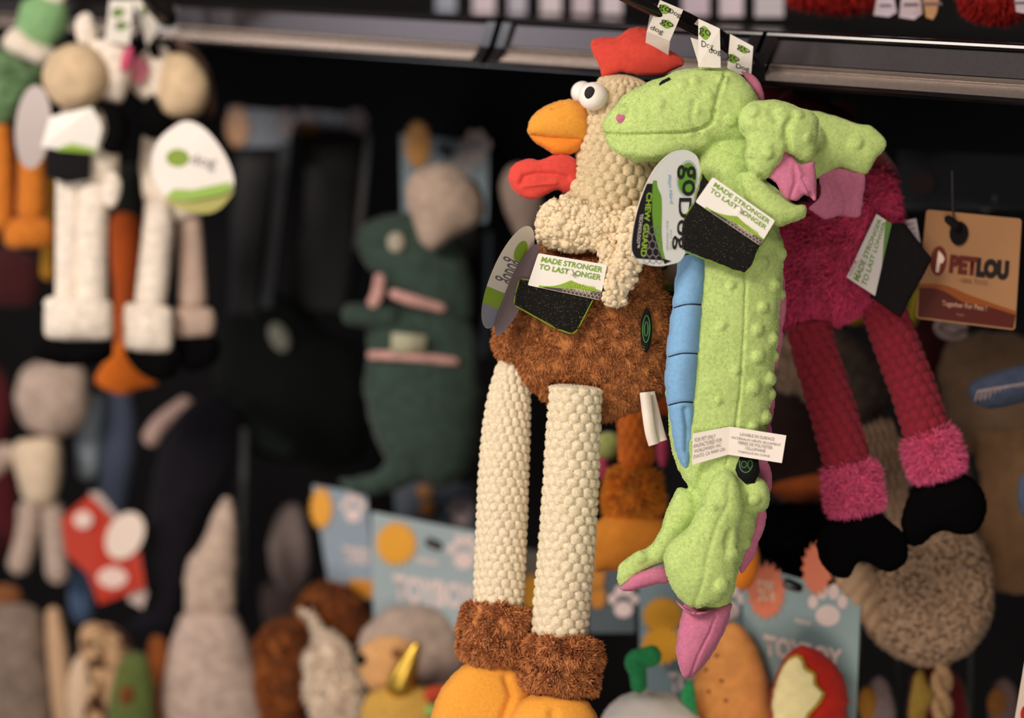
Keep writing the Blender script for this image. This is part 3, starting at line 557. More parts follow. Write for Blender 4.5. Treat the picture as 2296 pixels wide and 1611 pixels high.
for ln in ([(1522, 577), (1560, 565), (1590, 566)], [(1504, 693), (1540, 683), (1580, 684)], [(1492, 803), (1530, 793), (1574, 794)], [(1489, 912), (1530, 902), (1566, 904)]):
    q = drape(belly, ln, 1.5)
    if q: dr.part('seam_thread', q, thread, parent=bl)
# face
hb = BVHTree.FromPolygons([tuple(v) for v in G1.v], [tuple(int(i) for i in f) for f in G1.f])
def fz(x, y): h = hb.ray_cast(Vector((x, y, -600)), Vector((0, 0, 1))); return h[0][2] if h[0] else -40
eg = join(*[tube([(1478+i*3.1, 192-i*2.2-(2 if i % 2 else 0), fz(1480+i*3, 190-i*2)-2, 3.2), (1488+i*3.1, 180-i*1.0, fz(1486+i*3, 182)-2, 2.8)], 6, 3) for i in range(6)])
dr.part('eye', eg, thread, label='small black stitched eye')
ng = ball(1393, 266, fz(1393, 266)+3, 12, 12, 9); rough(ng, 1.5, 7); dr.part('nostril', ng, pink, label='rose pink nostril')
# dorsal ridge: behind the head and down the far side
ri = inflate([(1660, 160), (1680, 162), (1700, 176), (1712, 200), (1716, 224), (1700, 236), (1690, 210), (1676, 186)], 12, 3, 24, sub=1); dr.part('spine_ridge', ri, pink)
for k, pl in enumerate(([(1740, 560), (1760, 620), (1764, 700), (1752, 740), (1738, 700)], [(1736, 700), (1757, 740), (1752, 790), (1742, 830), (1728, 800)], [(1722, 850), (1738, 880), (1736, 930), (1724, 960), (1714, 920)],
                        [(1690, 930), (1716, 928), (1732, 962), (1731, 1010), (1716, 1050), (1690, 1040)], [(1690, 1030), (1722, 1036), (1733, 1070), (1728, 1105), (1702, 1140), (1684, 1110)], [(1686, 1110), (1712, 1120), (1720, 1160), (1708, 1205), (1684, 1235), (1672, 1180)], [(1676, 1200), (1702, 1196), (1697, 1240), (1680, 1268), (1664, 1288), (1656, 1270)])):
    g = inflate(pl, 11, 3, 30, sub=1); dr.part('spine_ridge', g, pink)
tail = inflate([(1536, 1352), (1590, 1362), (1642, 1352), (1640, 1378), (1630, 1410), (1610, 1452), (1584, 1492), (1556, 1520), (1543, 1525), (1528, 1516), (1516, 1484), (1513, 1450), (1519, 1405), (1528, 1372)], 46, 5, -8, sub=1)
crease(tail, [(1606, 1380), (1592, 1420), (1566, 1470), (1548, 1520)], 3, 4); rough(tail, 1.2, 24); dr.part('tail_tip', tail, pink)
p1 = inflate([(1757, 338), (1772, 352), (1796, 366), (1826, 362), (1832, 400), (1834, 438), (1826, 452), (1806, 440), (1786, 452), (1764, 450), (1748, 432), (1738, 412), (1719, 396), (1736, 368)], 18, 4, -74, sub=1)
crease(p1, [(1764, 345), (1790, 380), (1812, 430)], 7, -5); crease(p1, [(1782, 370), (1784, 410), (1772, 446)], 5, 4); crease(p1, [(1800, 400), (1820, 440)], 5, 5); rough(p1, 1.8, 24); dr.part('paw_lining', p1, pink)
p2 = inflate([(1836, 392), (1858, 380), (1884, 374), (1915, 384), (1942, 394), (1938, 440), (1930, 486), (1905, 490), (1880, 488), (1850, 494), (1826, 480), (1812, 466), (1836, 440)], 14, 4, 144, sub=1)
crease(p2, [(1880, 400), (1900, 440), (1900, 480)], 14, 9); crease(p2, [(1850, 400), (1866, 450)], 7, -4); dr.part('paw_lining', p2, pink)
p3 = inflate([(1388, 1318), (1404, 1304), (1420, 1288), (1450, 1276), (1484, 1267), (1500, 1280), (1502, 1308), (1470, 1314), (1440, 1322), (1412, 1329), (1394, 1327)], 24, 4, -16, sub=1); dr.part('paw_lining', p3, pink)
p4 = inflate([(1508, 1340), (1524, 1352), (1556, 1372), (1600, 1368), (1570, 1382), (1536, 1374)], 30, 3, -56); dr.part('paw_lining', p4, pink)
# woven oval patch and two-leaf care label
pt = slab(z3([(1646, 1020), (1700, 1028), (1704, 1058), (1692, 1084), (1672, 1086), (1655, 1070), (1646, 1048)], 0)+[0, 0, fz(1668, 1050)-7], 7); pf = dr.part('sewn_patch', pt, mat('patch_black', '131413', .8, 900, .3, sheen=0), label='black oval patch with green rings')
zp = fz(1668, 1050)-8.2
def ring(cx, cy, rx, ry, w, z, a0=0, a1=2*math.pi, n=36):
    a = ell(cx, cy, rx, ry, 0, n, a0, a1); b = ell(cx, cy, rx-w, ry-w, 0, n, a0, a1); i = np.arange(n-1); 
    return G(np.vstack([z3(a, z), z3(b, z)]), np.vstack([np.c_[i, i+1, i+n], np.c_[i+1, i+1+n, i+n]]))
dr.part('patch_ring', join(ring(1672, 1041, 15, 20, 2.2, zp, .3, 3.6), ring(1668, 1042, 7, 8, 1.6, zp, 0, 6.29), ring(1682, 1042, 6, 10, 1.6, zp, 0, 6.29)), ink('4f7d48'), parent=pf)
zc_ = min(fz(1635, 1000), fz(1600, 1000), fz(1680, 1000))-9
qL = [(1553, 973, zc_-8), (1636, 957, zc_), (1633, 1020, zc_), (1552, 1043, zc_-10)]; qR = [(1636, 957, zc_), (1763, 977, zc_-2), (1753, 1039, zc_-4), (1633, 1020, zc_)]
lab_m = mat('care_label_satin', 'f0e6da', .5, 300, .08, .02, .1); tk = ink('9b8e88')
cl = dr.part('care_label', join(slab(qL, 1.2), slab(qR, 1.2)), lab_m, smooth=False, label='white two-leaf care label')
T = [(qL, [('FOR PET ONLY', .06, .62), ('ANUFACTURED FOR', .02, .80), ('WORLDWISE\u00ae, INC.', .04, .80), ('OVATO, CA 94949 USA', .02, .90)], .16, .135, .045),
     (qR, [('LAVABLE EN SURFACE', .19, .80), ('MAT\u00c9RIAUX NEUFS SEULEMENT', .04, .93), ('FIBRES DE POLYESTER', .17, .79), ('CELLOPHANE', .30, .67), ('FABRIQU\u00c9 EN CHINE', .18, .76)], .15, .11, .045)]
for q, rows, v, hh, gp in T:
    out = []
    for s, a, b in rows: out.append(text(s, q, a, v, b, v+hh, 1.4)); v += hh+gp
    dr.part('label_text', join(*out), tk, parent=cl)
qd = [(1566, 42, -74), (1614, 64, -74), (1616, 152, -44), (1565, 150, -44)]; ribquad(dr, qd, [(.3, .25, .24, 'go'), (.42, .52, 0, 'Dog'), (.75, .62, 0, 'dog')])
dr.part('hanging_ribbon', slab([(1566, 42, -74), (1614, 64, -74), (1600, 74, 20), (1556, 54, 20)], 1.5), rib, smooth=False); dr.part('hanging_ribbon', slab([(1548, 84, 20), (1600, 100, 20), (1612, 160, 0), (1570, 156, 0)], 1.5), rib, smooth=False)
# tags on the dragon
sample_tag('white MADE STRONGER card with a black swatch on the lime dragon neck', DRD, [(1598, 397, -116), (1738, 495, -112), (1704, 551, -112), (1559, 453, -118)], [(1574, 384), (1600, 420), (1735, 505), (1700, 562), (1688, 596), (1672, 614), (1648, 608), (1530, 562), (1520, 545), (1522, 510), (1555, 455), (1568, 410)], -106)
t = Thing('hang_tag', 'large oval tag with vertical lettering in front of the lime dragon chest', 'tag', 1530, 337, DRD, 'oval hang tags')
OP = cat_closed([(1530, 336), (1552, 342), (1566, 358), (1570, 400), (1566, 450), (1552, 520), (1530, 580), (1500, 594), (1468, 597), (1435, 588), (1418, 568), (1416, 540), (1426, 480), (1446, 420), (1470, 375), (1500, 345)], 6)
def oz(p): p = np.array(p, float); return np.c_[p, -122+(p[:, 0]-1490)*.35]
o = t.part('card_face', slab(oz(OP), 3), card('dfe2dd'), smooth=False)
def clipx(fx, side=-1):                              # part of the tag left of the curve fx(y)
    q = OP.copy(); lim = np.array([fx(y) for y in q[:, 1]]); q[:, 0] = np.minimum(q[:, 0], lim) if side < 0 else np.maximum(q[:, 0], lim); return q
def dz(p, l): p = oz(p); p[:, 2] -= l; return p
def clean(q):                                        # tidy order of the clipped outline: left edge down, curve up
    return q
def band(fx0, fx1, y0, y1, l, n=30):
    ys = np.linspace(y0, y1, n); a = np.c_[[fx0(y) for y in ys], ys]; b = np.c_[[fx1(y) for y in ys], ys]; return flat(dz(np.vstack([a, b[::-1]]), l))
def lefte(y):
    d = OP[OP[:, 0] < 1530]; d = d[np.argsort(d[:, 1])]; return float(np.interp(y, d[:, 1], d[:, 0]))+1
cur = lambda y: np.interp(y, [360, 400, 420, 440, 470, 520, 560, 592], [1478, 1472, 1474, 1483, 1484, 1483, 1486, 1494]); cur2 = lambda y: np.interp(y, [400, 440, 480, 520, 560, 592], [1464, 1462, 1462, 1466, 1477, 1490])
t.part('green_wave', band(cur2, cur, 405, 592, .8), card('6f9f38'), parent=o); t.part('dark_band', band(lefte, cur2, 412, 592, 1.0), card('242024'), parent=o)
t.part('edge_line', tube([(*p, 1.6) for p in dz([(1500, 347), (1470, 377), (1446, 422), (1428, 476), (1419, 530)], -1)], 6, 6), card('f2e6dc'), parent=o)
t.part('hexagon_print', hexes([tuple(dz([(1440, 500)], 0)[0]), tuple(dz([(1484, 500)], 0)[0]), tuple(dz([(1488, 592)], 0)[0]), tuple(dz([(1440, 592)], 0)[0])], .05, .1, .95, .98, 3, 5, .09), ink('82797d'), parent=o)
def tq(x0, y0, x1, y1, lean=0): return [tuple(v) for v in dz([(x0+lean, y0), (x1+lean, y0), (x1, y1), (x0, y1)], 0)]
t.part('logo_disc', flat(dz(ell(1540, 400, 23, 41, .12), 1.0)), ink('b4bab6'), parent=o); t.part('logo_disc_center', flat(dz(ell(1541, 401, 20, 36, .12), 1.4)), ink('5f9a34'), parent=o)
t.part('logo_print', join(text('go', tq(1515, 370, 1560, 440, 4), 0, 0, .95, 1, 2.2, .015, rot=90), text('Dog', tq(1506, 444, 1552, 560, 8), 0, 0, .8, 1, 2.2, .012, rot=90)), ki, parent=o)
t.part('brand_line', text('CHEW GUARD', tq(1436, 432, 1449, 576, 14), 0, 0, 1, 1, 2.2, .03, rot=90), ink('8fb63a'), parent=o); t.part('small_line', text('TECHNOLOGY\u2122', tq(1426, 480, 1434, 556, 9), 0, 0, 1, 1, 2.2, .02, rot=90), ink('c9c4c0'), parent=o)
t.part('blue_lettering', text('Plays Hard', tq(1500, 393, 1509, 456, -5), 0, 0, 1, 1, 2., .01, rot=90), ink('8fb7cf'), parent=o)
t.part('fine_print', join(text('BUILT STRONGER', tq(1494, 496, 1498, 562), 0, 0, 1, 1, 2., rot=90), text('TOY TAG', tq(1502, 515, 1506, 560), 0, 0, 1, 1, 2., rot=90)), ink('a5a5a8'), parent=o)
# tag of the toy behind, showing between rooster and dragon
t, o, fr = swing('round tag partly hidden between the brown rooster body and the blue belly', 1.04, 1488, 650, 46, 96, 0, 0, .2, tint='e2d2c8')
t.part('green_wave', flat(on_oval(fr, cap_poly(-.12, .05), 1)), cg, parent=o); t.part('dark_band', flat(on_oval(fr, cap_poly(.03, .985), 1.2)), card('2a2226'), parent=o)
t.part('brand_line', text('GUARD', oval_quad(fr, -.85, .36, .95, .56), 0, 0, 1, 1, 2.2, .03), ink('7f9a34'), parent=o); t.part('small_line', text('NOLOGY', oval_quad(fr, -.8, .62, .8, .72), 0, 0, 1, 1, 2.2, .02), ink('c9bcb4'), parent=o)
t.part('logo_print', text('go', oval_quad(fr, -.4, -.95, .95, -.45), 0, 0, 1, 1, 2.2), ki, parent=o)

# ================================================================== the flamingo
FLD = 1.055
mag = mat('magenta_fur', 'dc4474', .9, 900, .4, .2, .4); pkf = mat('pink_fur', 'ec6494', .9, 900, .4, .15, .5); mleg = mat('crimson_knit', '86202f', .9, 1200, .4, .12, .3); blk = mat('black_felt', '060506', .95, 900, .3, .1, 0, .05)
fl = Thing('flamingo_toy', 'magenta furry toy with crimson knitted legs, pink fur cuffs and black feet', 'plush toy', 1900, 1300, FLD)
fb = inflate([(1760, 500), (1800, 470), (1860, 460), (1910, 440), (1945, 385), (1985, 380), (2010, 430), (2020, 520), (2000, 600), (1970, 660), (1935, 690), (1905, 706), (1870, 716), (1850, 724), (1800, 735), (1752, 728), (1738, 690), (1730, 600), (1736, 540)], 84, 7, 0, sub=1)
rough(fb, 6, 40); fl.part('body', join(fb, fur(fb, 30000, 26, 4.0, (-.25, .55, -.1), .4, .9, 22, 31)), mag)
fl.part('leg', tube([(1812, 716, -20, 46), (1822, 770, -20, 47), (1846, 850, -20, 48), (1876, 950, -20, 50), (1902, 1050, -20, 50)], 200, 2.8, .9, bob(11, 11, 25, .2), cap=.3), mleg)
fl.part('leg', tube([(1955, 668, 0, 38), (1985, 710, 0, 46), (2016, 790, 0, 48), (2050, 880, 0, 49), (2084, 990, 0, 50)], 200, 2.8, .9, bob(11, 11, 25, .2), cap=.3), mleg)
c1 = tube([(1906, 1040, -20, 52), (1912, 1090, -20, 56), (1922, 1150, -20, 56)], 40, 6, .9, cap=.25); c2 = tube([(2074, 972, 0, 50), (2090, 1010, 0, 56), (2108, 1068, 0, 54)], 40, 6, .9, cap=.25)
fl.part('cuff', join(c1, fur(c1, 9000, 26, 2.8, (0, .3, -.05), .5, .8, 14, 32)), pkf); fl.part('cuff', join(c2, fur(c2, 9000, 26, 2.8, (.1, .3, -.05), .5, .8, 14, 33)), pkf)
fl.part('foot', inflate([(1870, 1158), (1915, 1146), (1965, 1143), (2000, 1168), (2030, 1196), (2040, 1230), (2034, 1262), (2008, 1284), (1978, 1284), (1950, 1268), (1925, 1266), (1905, 1298), (1880, 1300), (1852, 1284), (1832, 1250), (1828, 1215), (1842, 1178)], 46, 6, -16, sub=1), blk)
fl.part('foot', inflate([(2040, 1100), (2080, 1082), (2130, 1068), (2148, 1056), (2180, 1068), (2208, 1100), (2216, 1140), (2205, 1178), (2180, 1202), (2148, 1204), (2118, 1194), (2092, 1206), (2066, 1226), (2040, 1228), (2022, 1206), (2018, 1160)], 46, 6, 4, sub=1), blk)
qf = [(1898, 622, -96), (1965, 480, -96), (1999, 502, -90), (1962, 664, -90)]
t = Thing('sample_tag', 'pale MADE STRONGER card with a black swatch at the flank of the magenta toy', 'tag', 1965, 480, FLD, 'fabric sample tags')
pp = inflate([(1990, 500), (2030, 500), (2092, 582), (2060, 640), (2020, 716), (1948, 666), (1962, 620)], 8, 6, -82, sharp=True, sm=1); t.part('fabric_swatch', pp, mat('black_swatch', '120f11', .85, 2000, .5, .3, 0))
o = t.part('printed_card', slab(qf, 2.5), card('d8d2cc'), smooth=False)
t.part('headline', join(text('MADE STRONGER', qf, .04, .2, .97, .40, bold=.02), text('TO LAST LONGER', qf, .04, .48, .97, .66, bold=.02)), ink('6c8f3c'), parent=o)
u = np.linspace(.4, 1, 14); t.part('green_wave', flat(qm(qf, np.vstack([np.c_[u, 1-.38*((u-.4)/.6)**1.3], [(1, .99)]]), 2.2)), ink('5e8a3c'), parent=o)
fl.part('care_label', slab([(2014, 498, -10), (2054, 490, -10), (2064, 545, -10), (2030, 552, -10)], 1.5), mat('care_label_pale', 'cdbfc0', .6, bump=0, sheen=0), smooth=False, label='small pale care label')
fl.part('label_text', join(*[text('WASH CARE', [(2014, 498, -10), (2054, 490, -10), (2064, 545, -10), (2030, 552, -10)], .15, .12+i*.2, .85, .22+i*.2, 1.2) for i in range(4)]), ink('70666a'))
# white printed ribbon at the rod end belongs to the flamingo
qe = [(1637, 76, -200), (1689, 104, -200), (1684, 172, -180), (1630, 160, -180)]; ribquad(fl, qe, [(.2, .62, .2, 'go'), (.62, .8, 0, 'Dog'), (.6, .25, .18, 'go')])
fl.part('hanging_ribbon', ribbon([(1650, 160, -172), (1668, 180, -60), (1690, 240, 40), (1790, 380, 20), (1850, 470, 0)], 18, rib), mat('crimson_ribbon', '6e1420', .8, 200, .2))
fl.part('neck', tube([(1744, 224, 60, 28), (1800, 246, 70, 40), (1880, 300, 60, 50), (1960, 400, 30, 56), (1990, 450, 10, 60)], 60, 6, .9), mat('dark_crimson', '5a0f1c', .9, 900, .4))
# ================================================================== toys and cards behind
def fab(hx, ns=700, var=.14, sheen=.35, **k): return mat('plush_'+hx, hx, .92, ns, .4, var, sheen, **k)
knit_o = fab('c87426', 500); knit_cr = fab('ecdfcf', 500); muz = mat('beige_knit', 'dcc09a', .9, 160, .5, .12, .4, kind='wave', bd=.002)
def ob(name, label, cat, d, parts, group=None):
    g0 = parts[0][1]; x = g0.v[:, 0].mean(); y = max(p[1].v[:, 1].max() for p in parts)
    t = Thing(name, label, cat, x, y, d, group)
    for p in parts: t.part(p[0], p[1], p[2], label=p[3] if len(p) > 3 else None)
    return t
def inf(pts, T, z=0, am=3, sc=40, **k): g = inflate(pts, T, zc=z, sub=1, **k); return rough(g, am, sc)
def el(cx, cy, rx, ry, rot=0, z=0, T=None): return rough(ball(cx, cy, z, rx, ry, T or min(rx, ry)*.8, rot), 1.5, 30)
dk = mat('black_plush', '080708', .95, 300, .3, .1, 0, .05)
# ---- the cow toys at the left
CO = 1.335
L = []
cow = ob('cow_toy', 'blurred cream cow toy on the left with both legs in one thick cuff', 'plush toy', CO, [
    ('muzzle', el(170, 172, 76, 74, -.2, -30, 62), muz), ('ear', inf([(168, 55), (180, 30), (202, 28), (214, 52), (220, 84), (204, 100), (178, 98)], 16, 0), knit_cr), ('head', inf([(200, 96), (250, 84), (290, 100), (300, 150), (286, 205), (268, 232), (228, 230), (210, 180)], 44, 0), knit_cr),
    ('ear_lining', el(285, 132, 13, 30, .25, -46, 10), fab('c2506e')), ('arm', inf([(212, 228), (232, 222), (262, 234), (288, 268), (292, 310), (272, 342), (244, 346), (224, 330), (236, 292), (230, 256)], 30, -40), dk), ('body', inf([(140, 236), (220, 240), (262, 300), (270, 400), (250, 460), (200, 450), (130, 440), (120, 340)], 50, 10), knit_cr),
    ('leg', tube([(156, 400, 0, 30), (152, 520, 0, 27), (152, 700, 0, 28)], 40, 6, .9, bob(3, 10, 15)), knit_cr), ('leg', tube([(214, 400, -14, 34), (206, 520, -14, 34), (206, 700, -14, 33)], 40, 6, .9, bob(3, 10, 15)), knit_cr),
    ('cuff', inf([(100, 668), (140, 660), (210, 664), (248, 672), (254, 700), (252, 760), (200, 768), (130, 766), (100, 750), (97, 700)], 46, -20), knit_cr), ('hoof', inf([(108, 755), (180, 762), (246, 757), (252, 800), (210, 822), (140, 824), (82, 806), (84, 780)], 42, -8), dk), ('wing_tuft', inf([(250, 380), (274, 404), (272, 440), (250, 470), (226, 450), (232, 410)], 16, -44), knit_cr, 'loose cream flap')])
cow2 = ob('cow_toy', 'blurred cream cow toy facing the first, its two legs hanging apart', 'plush toy', CO+.02, [
    ('muzzle', inf([(378, 122), (412, 118), (444, 138), (466, 170), (470, 215), (452, 256), (412, 268), (368, 258), (350, 212), (360, 160)], 56, -24), muz), ('head', inf([(300, 140), (340, 104), (380, 110), (390, 180), (368, 250), (330, 236), (296, 200)], 46, 4), knit_cr),
    ('ear_lining', el(312, 158, 20, 30, .1, -48, 12), fab('d88090')), ('ear', inf([(330, 100), (352, 92), (362, 116), (352, 132), (334, 124)], 12, -40), dk, 'black ear'), ('mane', inf([(386, 82), (420, 92), (456, 130), (480, 190), (484, 250), (462, 262), (464, 200), (440, 140), (404, 112)], 26, 10), fab('5c4438')),  # the brown mane is an added part standing for shade at the right edge
    ('arm', inf([(330, 218), (350, 212), (358, 244), (392, 268), (388, 290), (362, 310), (326, 308), (306, 280), (318, 246)], 30, -50), dk), ('body', inf([(330, 280), (420, 280), (460, 340), (460, 460), (400, 500), (330, 480), (310, 380)], 44, 10), knit_cr),
    ('leg', tube([(352, 440, -20, 28), (356, 500, -20, 34), (346, 600, -20, 35), (334, 700, -20, 34)], 40, 6, .9, bob(3, 10, 15)), knit_cr), ('leg', tube([(420, 460, 30, 26), (428, 560, 30, 28), (432, 700, 30, 32)], 40, 6, .9, bob(3, 10, 15)), fab('bfa696')),  # second leg is the same cream knit with shade put into its colour
    ('cuff', inf([(284, 680), (330, 674), (372, 684), (388, 700), (386, 780), (350, 794), (300, 788), (274, 772), (276, 710)], 40, -26), knit_cr), ('cuff', inf([(388, 694), (430, 688), (478, 696), (480, 750), (440, 762), (392, 756)], 34, 26), fab('bfa696')),  # second cuff: cream knit darkened in colour for the shade there
    ('hoof', inf([(286, 778), (380, 788), (404, 830), (380, 852), (330, 850), (292, 820)], 36, -10), dk), ('hoof', inf([(392, 750), (480, 752), (496, 790), (470, 826), (410, 830)], 34, 30), dk)])
for o_, q in ((cow, [(246, 0, -60), (300, 0, -60), (290, 100, -50), (236, 92, -50)]), (cow2, [(298, -4, -66), (352, 4, -66), (362, 60, -50), (330, 104, -50)])):
    ribquad(o_, [q[0], q[1], q[2], q[3]], [(.4, .3, .2, 'go'), (.6, .6, .18, 'go')])
t = Thing('sample_tag', 'blurred white card over a black swatch on the left cow toy', 'tag', 160, 250, CO, 'fabric sample tags')
t.part('printed_card', slab([(112, 262, -72), (206, 240, -72), (230, 286, -66), (214, 346, -62), (92, 330, -72)], 3), card('f3eee4'), smooth=False); t.part('green_wave', flat([(130, 332, -73), (160, 322, -73), (214, 334, -68), (212, 344, -65), (130, 338, -73)]), cg)
t.part('fabric_swatch', inflate([(102, 332), (205, 344), (204, 404), (150, 412), (102, 398)], 8, zc=-56, sharp=True), mat('black_swatch', '120f11', .85, 2000, .5, .3, 0))
t = Thing('hang_tag', 'large blurred rounded tag with green stripe, hanging before the right cow toy', 'tag', 430, 290, CO-.04, 'oval hang tags')
pts = cat_closed([(392, 282), (424, 272), (462, 292), (500, 340), (522, 392), (518, 424), (470, 442), (400, 450), (362, 430), (340, 380), (352, 320)], 6)
o = t.part('card_face', slab(z3(pts, -70), 3), card('efe6dc'), smooth=False); t.part('green_wave', flat([(372, 440, -71.5), (390, 424, -71.5), (430, 426, -71.5), (518, 408, -71.5), (519, 420, -71.5), (500, 436, -71.5), (440, 448, -71.5), (392, 449, -71.5)]), cg, parent=o)
t.part('green_spot', flat(z3(ell(398, 354, 26, 20), -71.5)), ink('86a03a'), parent=o); t.part('logo_print', text('dog', [(428, 344, -70), (486, 352, -70), (480, 386, -70), (428, 376, -70)], 0, 0, 1, 1, 1.6), ink('6f6870'), parent=o)
t.part('back_leaf', slab(z3(cat_closed([(376, 440), (516, 415), (508, 452), (470, 478), (410, 472)], 8), -64), 3), card('a9a352'), parent=o, smooth=False)
solo('hang_tag', 'blurred grey-mauve oval tag left of the cow toys, seen from behind', 'tag', slab(z3(ell(74, 285, 40, 94, .08), 0), 4), card('a59591'), CO-.02, 'oval hang tags', False)
# ---- mallard and duck toys
dgr = fab('5f7d55', 300, .45); 
ob('mallard_toy', 'blurred green mallard toy with a white neck ring at the top left corner', 'plush toy', 1.42, [
    ('head', inf([(38, 40), (50, 2), (90, -14), (140, -6), (158, 34), (146, 80), (110, 112), (60, 96), (36, 70)], 54), fab('7fa873', 400)), ('neck_ring', inf([(10, 82), (36, 62), (80, 88), (126, 112), (118, 136), (96, 150), (50, 132), (4, 104)], 44, -6), fab('e6d8c6')),
    ('body', inf([(-40, 100), (0, 104), (50, 134), (98, 152), (90, 200), (50, 240), (20, 276), (-40, 280)], 56, 4), dgr), ('crest', inf([(100, -30), (150, -24), (144, 6), (118, 14), (96, 0)], 20, -20), fab('e6d8c6')),
    ('leg', tube([(-4, 270, 0, 26), (4, 380, 0, 24), (0, 520, 0, 30)], 30, 6, .9, bob(3, 8, 14)), knit_o), ('leg', tube([(66, 300, 0, 26), (72, 400, 0, 32), (70, 500, 0, 36)], 30, 6, .9, bob(3, 8, 14)), knit_o), ('foot', inf([(24, 490), (110, 490), (122, 540), (80, 560), (10, 548)], 30, -6), knit_o)])
solo('plush_toy', 'mustard yellow limb hanging between the orange mallard legs and the cow legs', 'plush toy', tube([(112, 330, 0, 18), (116, 480, 0, 20), (108, 630, 0, 18)], 20, 8), fab('a8761c'), 1.5)
ob('duck_toy', 'blurred rust orange leg and webbed foot between the two pairs of cow legs', 'plush toy', 1.45, [
    ('leg', tube([(280, 470, 0, 36), (284, 560, 0, 38), (284, 650, 0, 30), (272, 770, 0, 16)], 30, 6, .8), fab('b4511c')), ('foot', inf([(262, 760), (290, 756), (304, 800), (330, 836), (352, 860), (322, 872), (272, 888), (226, 872), (210, 848), (240, 800)], 20, -4), fab('c8651a')), ('body', inf([(262, 380), (310, 372), (322, 430), (318, 490), (258, 486)], 30, 6), fab('1a1e17'))])
# ---- left column lower down
gb = fab('b39e90', 300, .2); gb2 = fab('d8c2a6', 300)
ob('elephant_toy', 'blurred grey-beige plush with a pale cream belly at the left, below the black hooves', 'plush toy', 1.62, [
    ('head', inf([(28, 880), (52, 826), (110, 806), (190, 822), (206, 880), (190, 950), (130, 984), (70, 968), (36, 930)], 70), gb), ('body', inf([(26, 1000), (60, 980), (130, 986), (142, 1040), (134, 1100), (110, 1140), (60, 1130), (34, 1070)], 50, -20), gb2),
    ('arm', tube([(40, 1010, 0, 26), (0, 1030, 0, 28), (-40, 1070, 0, 26)], 20, 8), gb), ('leg', tube([(66, 1120, 0, 28), (60, 1200, 0, 26), (36, 1290, 0, 26)], 20, 8), gb), ('leg', tube([(116, 1120, 0, 28), (124, 1220, 0, 28), (132, 1310, -10, 28)], 20, 8), gb)])
ob('octopus_toy', 'blurred pale blue and slate plush limbs right of the grey-beige plush', 'plush toy', 1.66, [
    ('limb', tube([(214, 880, 0, 20), (200, 960, 0, 26), (196, 1080, 0, 24)], 20, 8), fab('8d99a2')), ('limb', tube([(262, 860, 20, 30), (262, 960, 20, 44), (258, 1090, 20, 40), (240, 1200, 20, 30)], 20, 8), fab('454e62')), ('limb', tube([(190, 1250, 10, 20), (184, 1330, 10, 30), (190, 1400, 10, 24)], 20, 8), fab('4a5f7e'))])
t = Thing('hang_tag', 'blurred red folded tag with a white oval at the lower left', 'tag', 230, 1100, 1.55, 'red tags at the left')
o = t.part('card_face', slab([(136, 1164, 0), (200, 1112, 0), (246, 1160, -10), (262, 1196, -10), (312, 1230, -10), (326, 1318, -10), (222, 1356, 0), (196, 1286, 0), (148, 1244, 0)], 4), card('b8341f'), smooth=False)
for a, b, c, e in ((186, 1166, 22, 20), (252, 1296, 34, 24)): t.part('white_panel', flat(z3(badge(a, b, c, e, 4, .02), -12)), ink('e6c8bc'), parent=o)
t.part('white_oval', slab(z3(ell(280, 1202, 40, 56, .5), -16), 3), card('ead6c6'), parent=o, smooth=False); t.part('back_leaf', slab([(200, 1104, 6), (222, 1104, 6), (268, 1160, 6), (330, 1330, 6), (320, 1366, 6), (290, 1350, 6)], 3), card('bfaaa2'), parent=o, smooth=False)
ob('seal_toy', 'long dark navy plush hanging left of the grey goose-shaped plush', 'plush toy', 1.58, [
    ('body', inf([(404, 912), (470, 884), (540, 910), (560, 980), (530, 1060), (490, 1130), (456, 1200), (430, 1290), (408, 1400), (390, 1432), (344, 1436), (262, 1420), (300, 1390), (330, 1330), (326, 1200), (338, 1080), (366, 970)], 60), fab('100d15', 300, sheen=.1)),
    ('flipper', tube([(330, 1000, -20, 22), (360, 950, -10, 20), (430, 896, 0, 18)], 20, 8), fab('a98d84'))])
ob('goose_toy', 'tall grey-beige plush with narrow neck and broad round base at the bottom left', 'plush toy', 1.5, [
    ('neck', inf([(500, 1116), (522, 1122), (534, 1180), (532, 1300), (520, 1380), (424, 1390), (410, 1320), (416, 1262), (446, 1220), (474, 1160)], 46), fab('b7a190', 300, .2)), ('body', inf([(412, 1372), (520, 1364), (560, 1420), (590, 1520), (610, 1640), (520, 1700), (380, 1690), (356, 1600), (364, 1500), (388, 1420)], 80, -8), fab('b39d90', 300, .2))])
ob('plush_toy', 'blurred maroon plush at the left edge beside the grey-beige plush', 'plush toy', 1.72, [('body', inf([(-60, 800), (10, 830), (40, 900), (30, 1000), (50, 1120), (40, 1230), (-10, 1260), (-60, 1240)], 40), fab('4c141b')), ('limb', tube([(-20, 1180, -20, 30), (-10, 1260, -20, 28)], 16, 8), fab('3a1016'))])
ob('monkey_toy', 'blurred grey-brown plush with tan side strip at the bottom left corner', 'plush toy', 1.58, [('body', inf([(-60, 1370), (20, 1350), (90, 1370), (110, 1480), (110, 1660), (-60, 1680)], 60), fab('7d6c60', 300, .25)), ('side_strip', tube([(118, 1360, -20, 16), (132, 1480, -20, 26), (150, 1640, -20, 26)], 20, 8), fab('bd9a78')), ('ear', el(10, 1340, 40, 30, 0, 10), fab('7a4a2a'))])
ob('patterned_toy', 'blurred tan plush with dark brown speckles beside a green oval', 'plush toy', 1.52, [('body', inf([(180, 1410), (240, 1398), (300, 1440), (290, 1520), (280, 1680), (160, 1680), (170, 1520)], 46), mat('tan_speckle', 'c09a72', .9, 300, .3, .1, .3, hx2='3a1c0e', ns2=55)), ('foot', el(180, 1560, 30, 90, 0, -20), fab('cdb094'))])
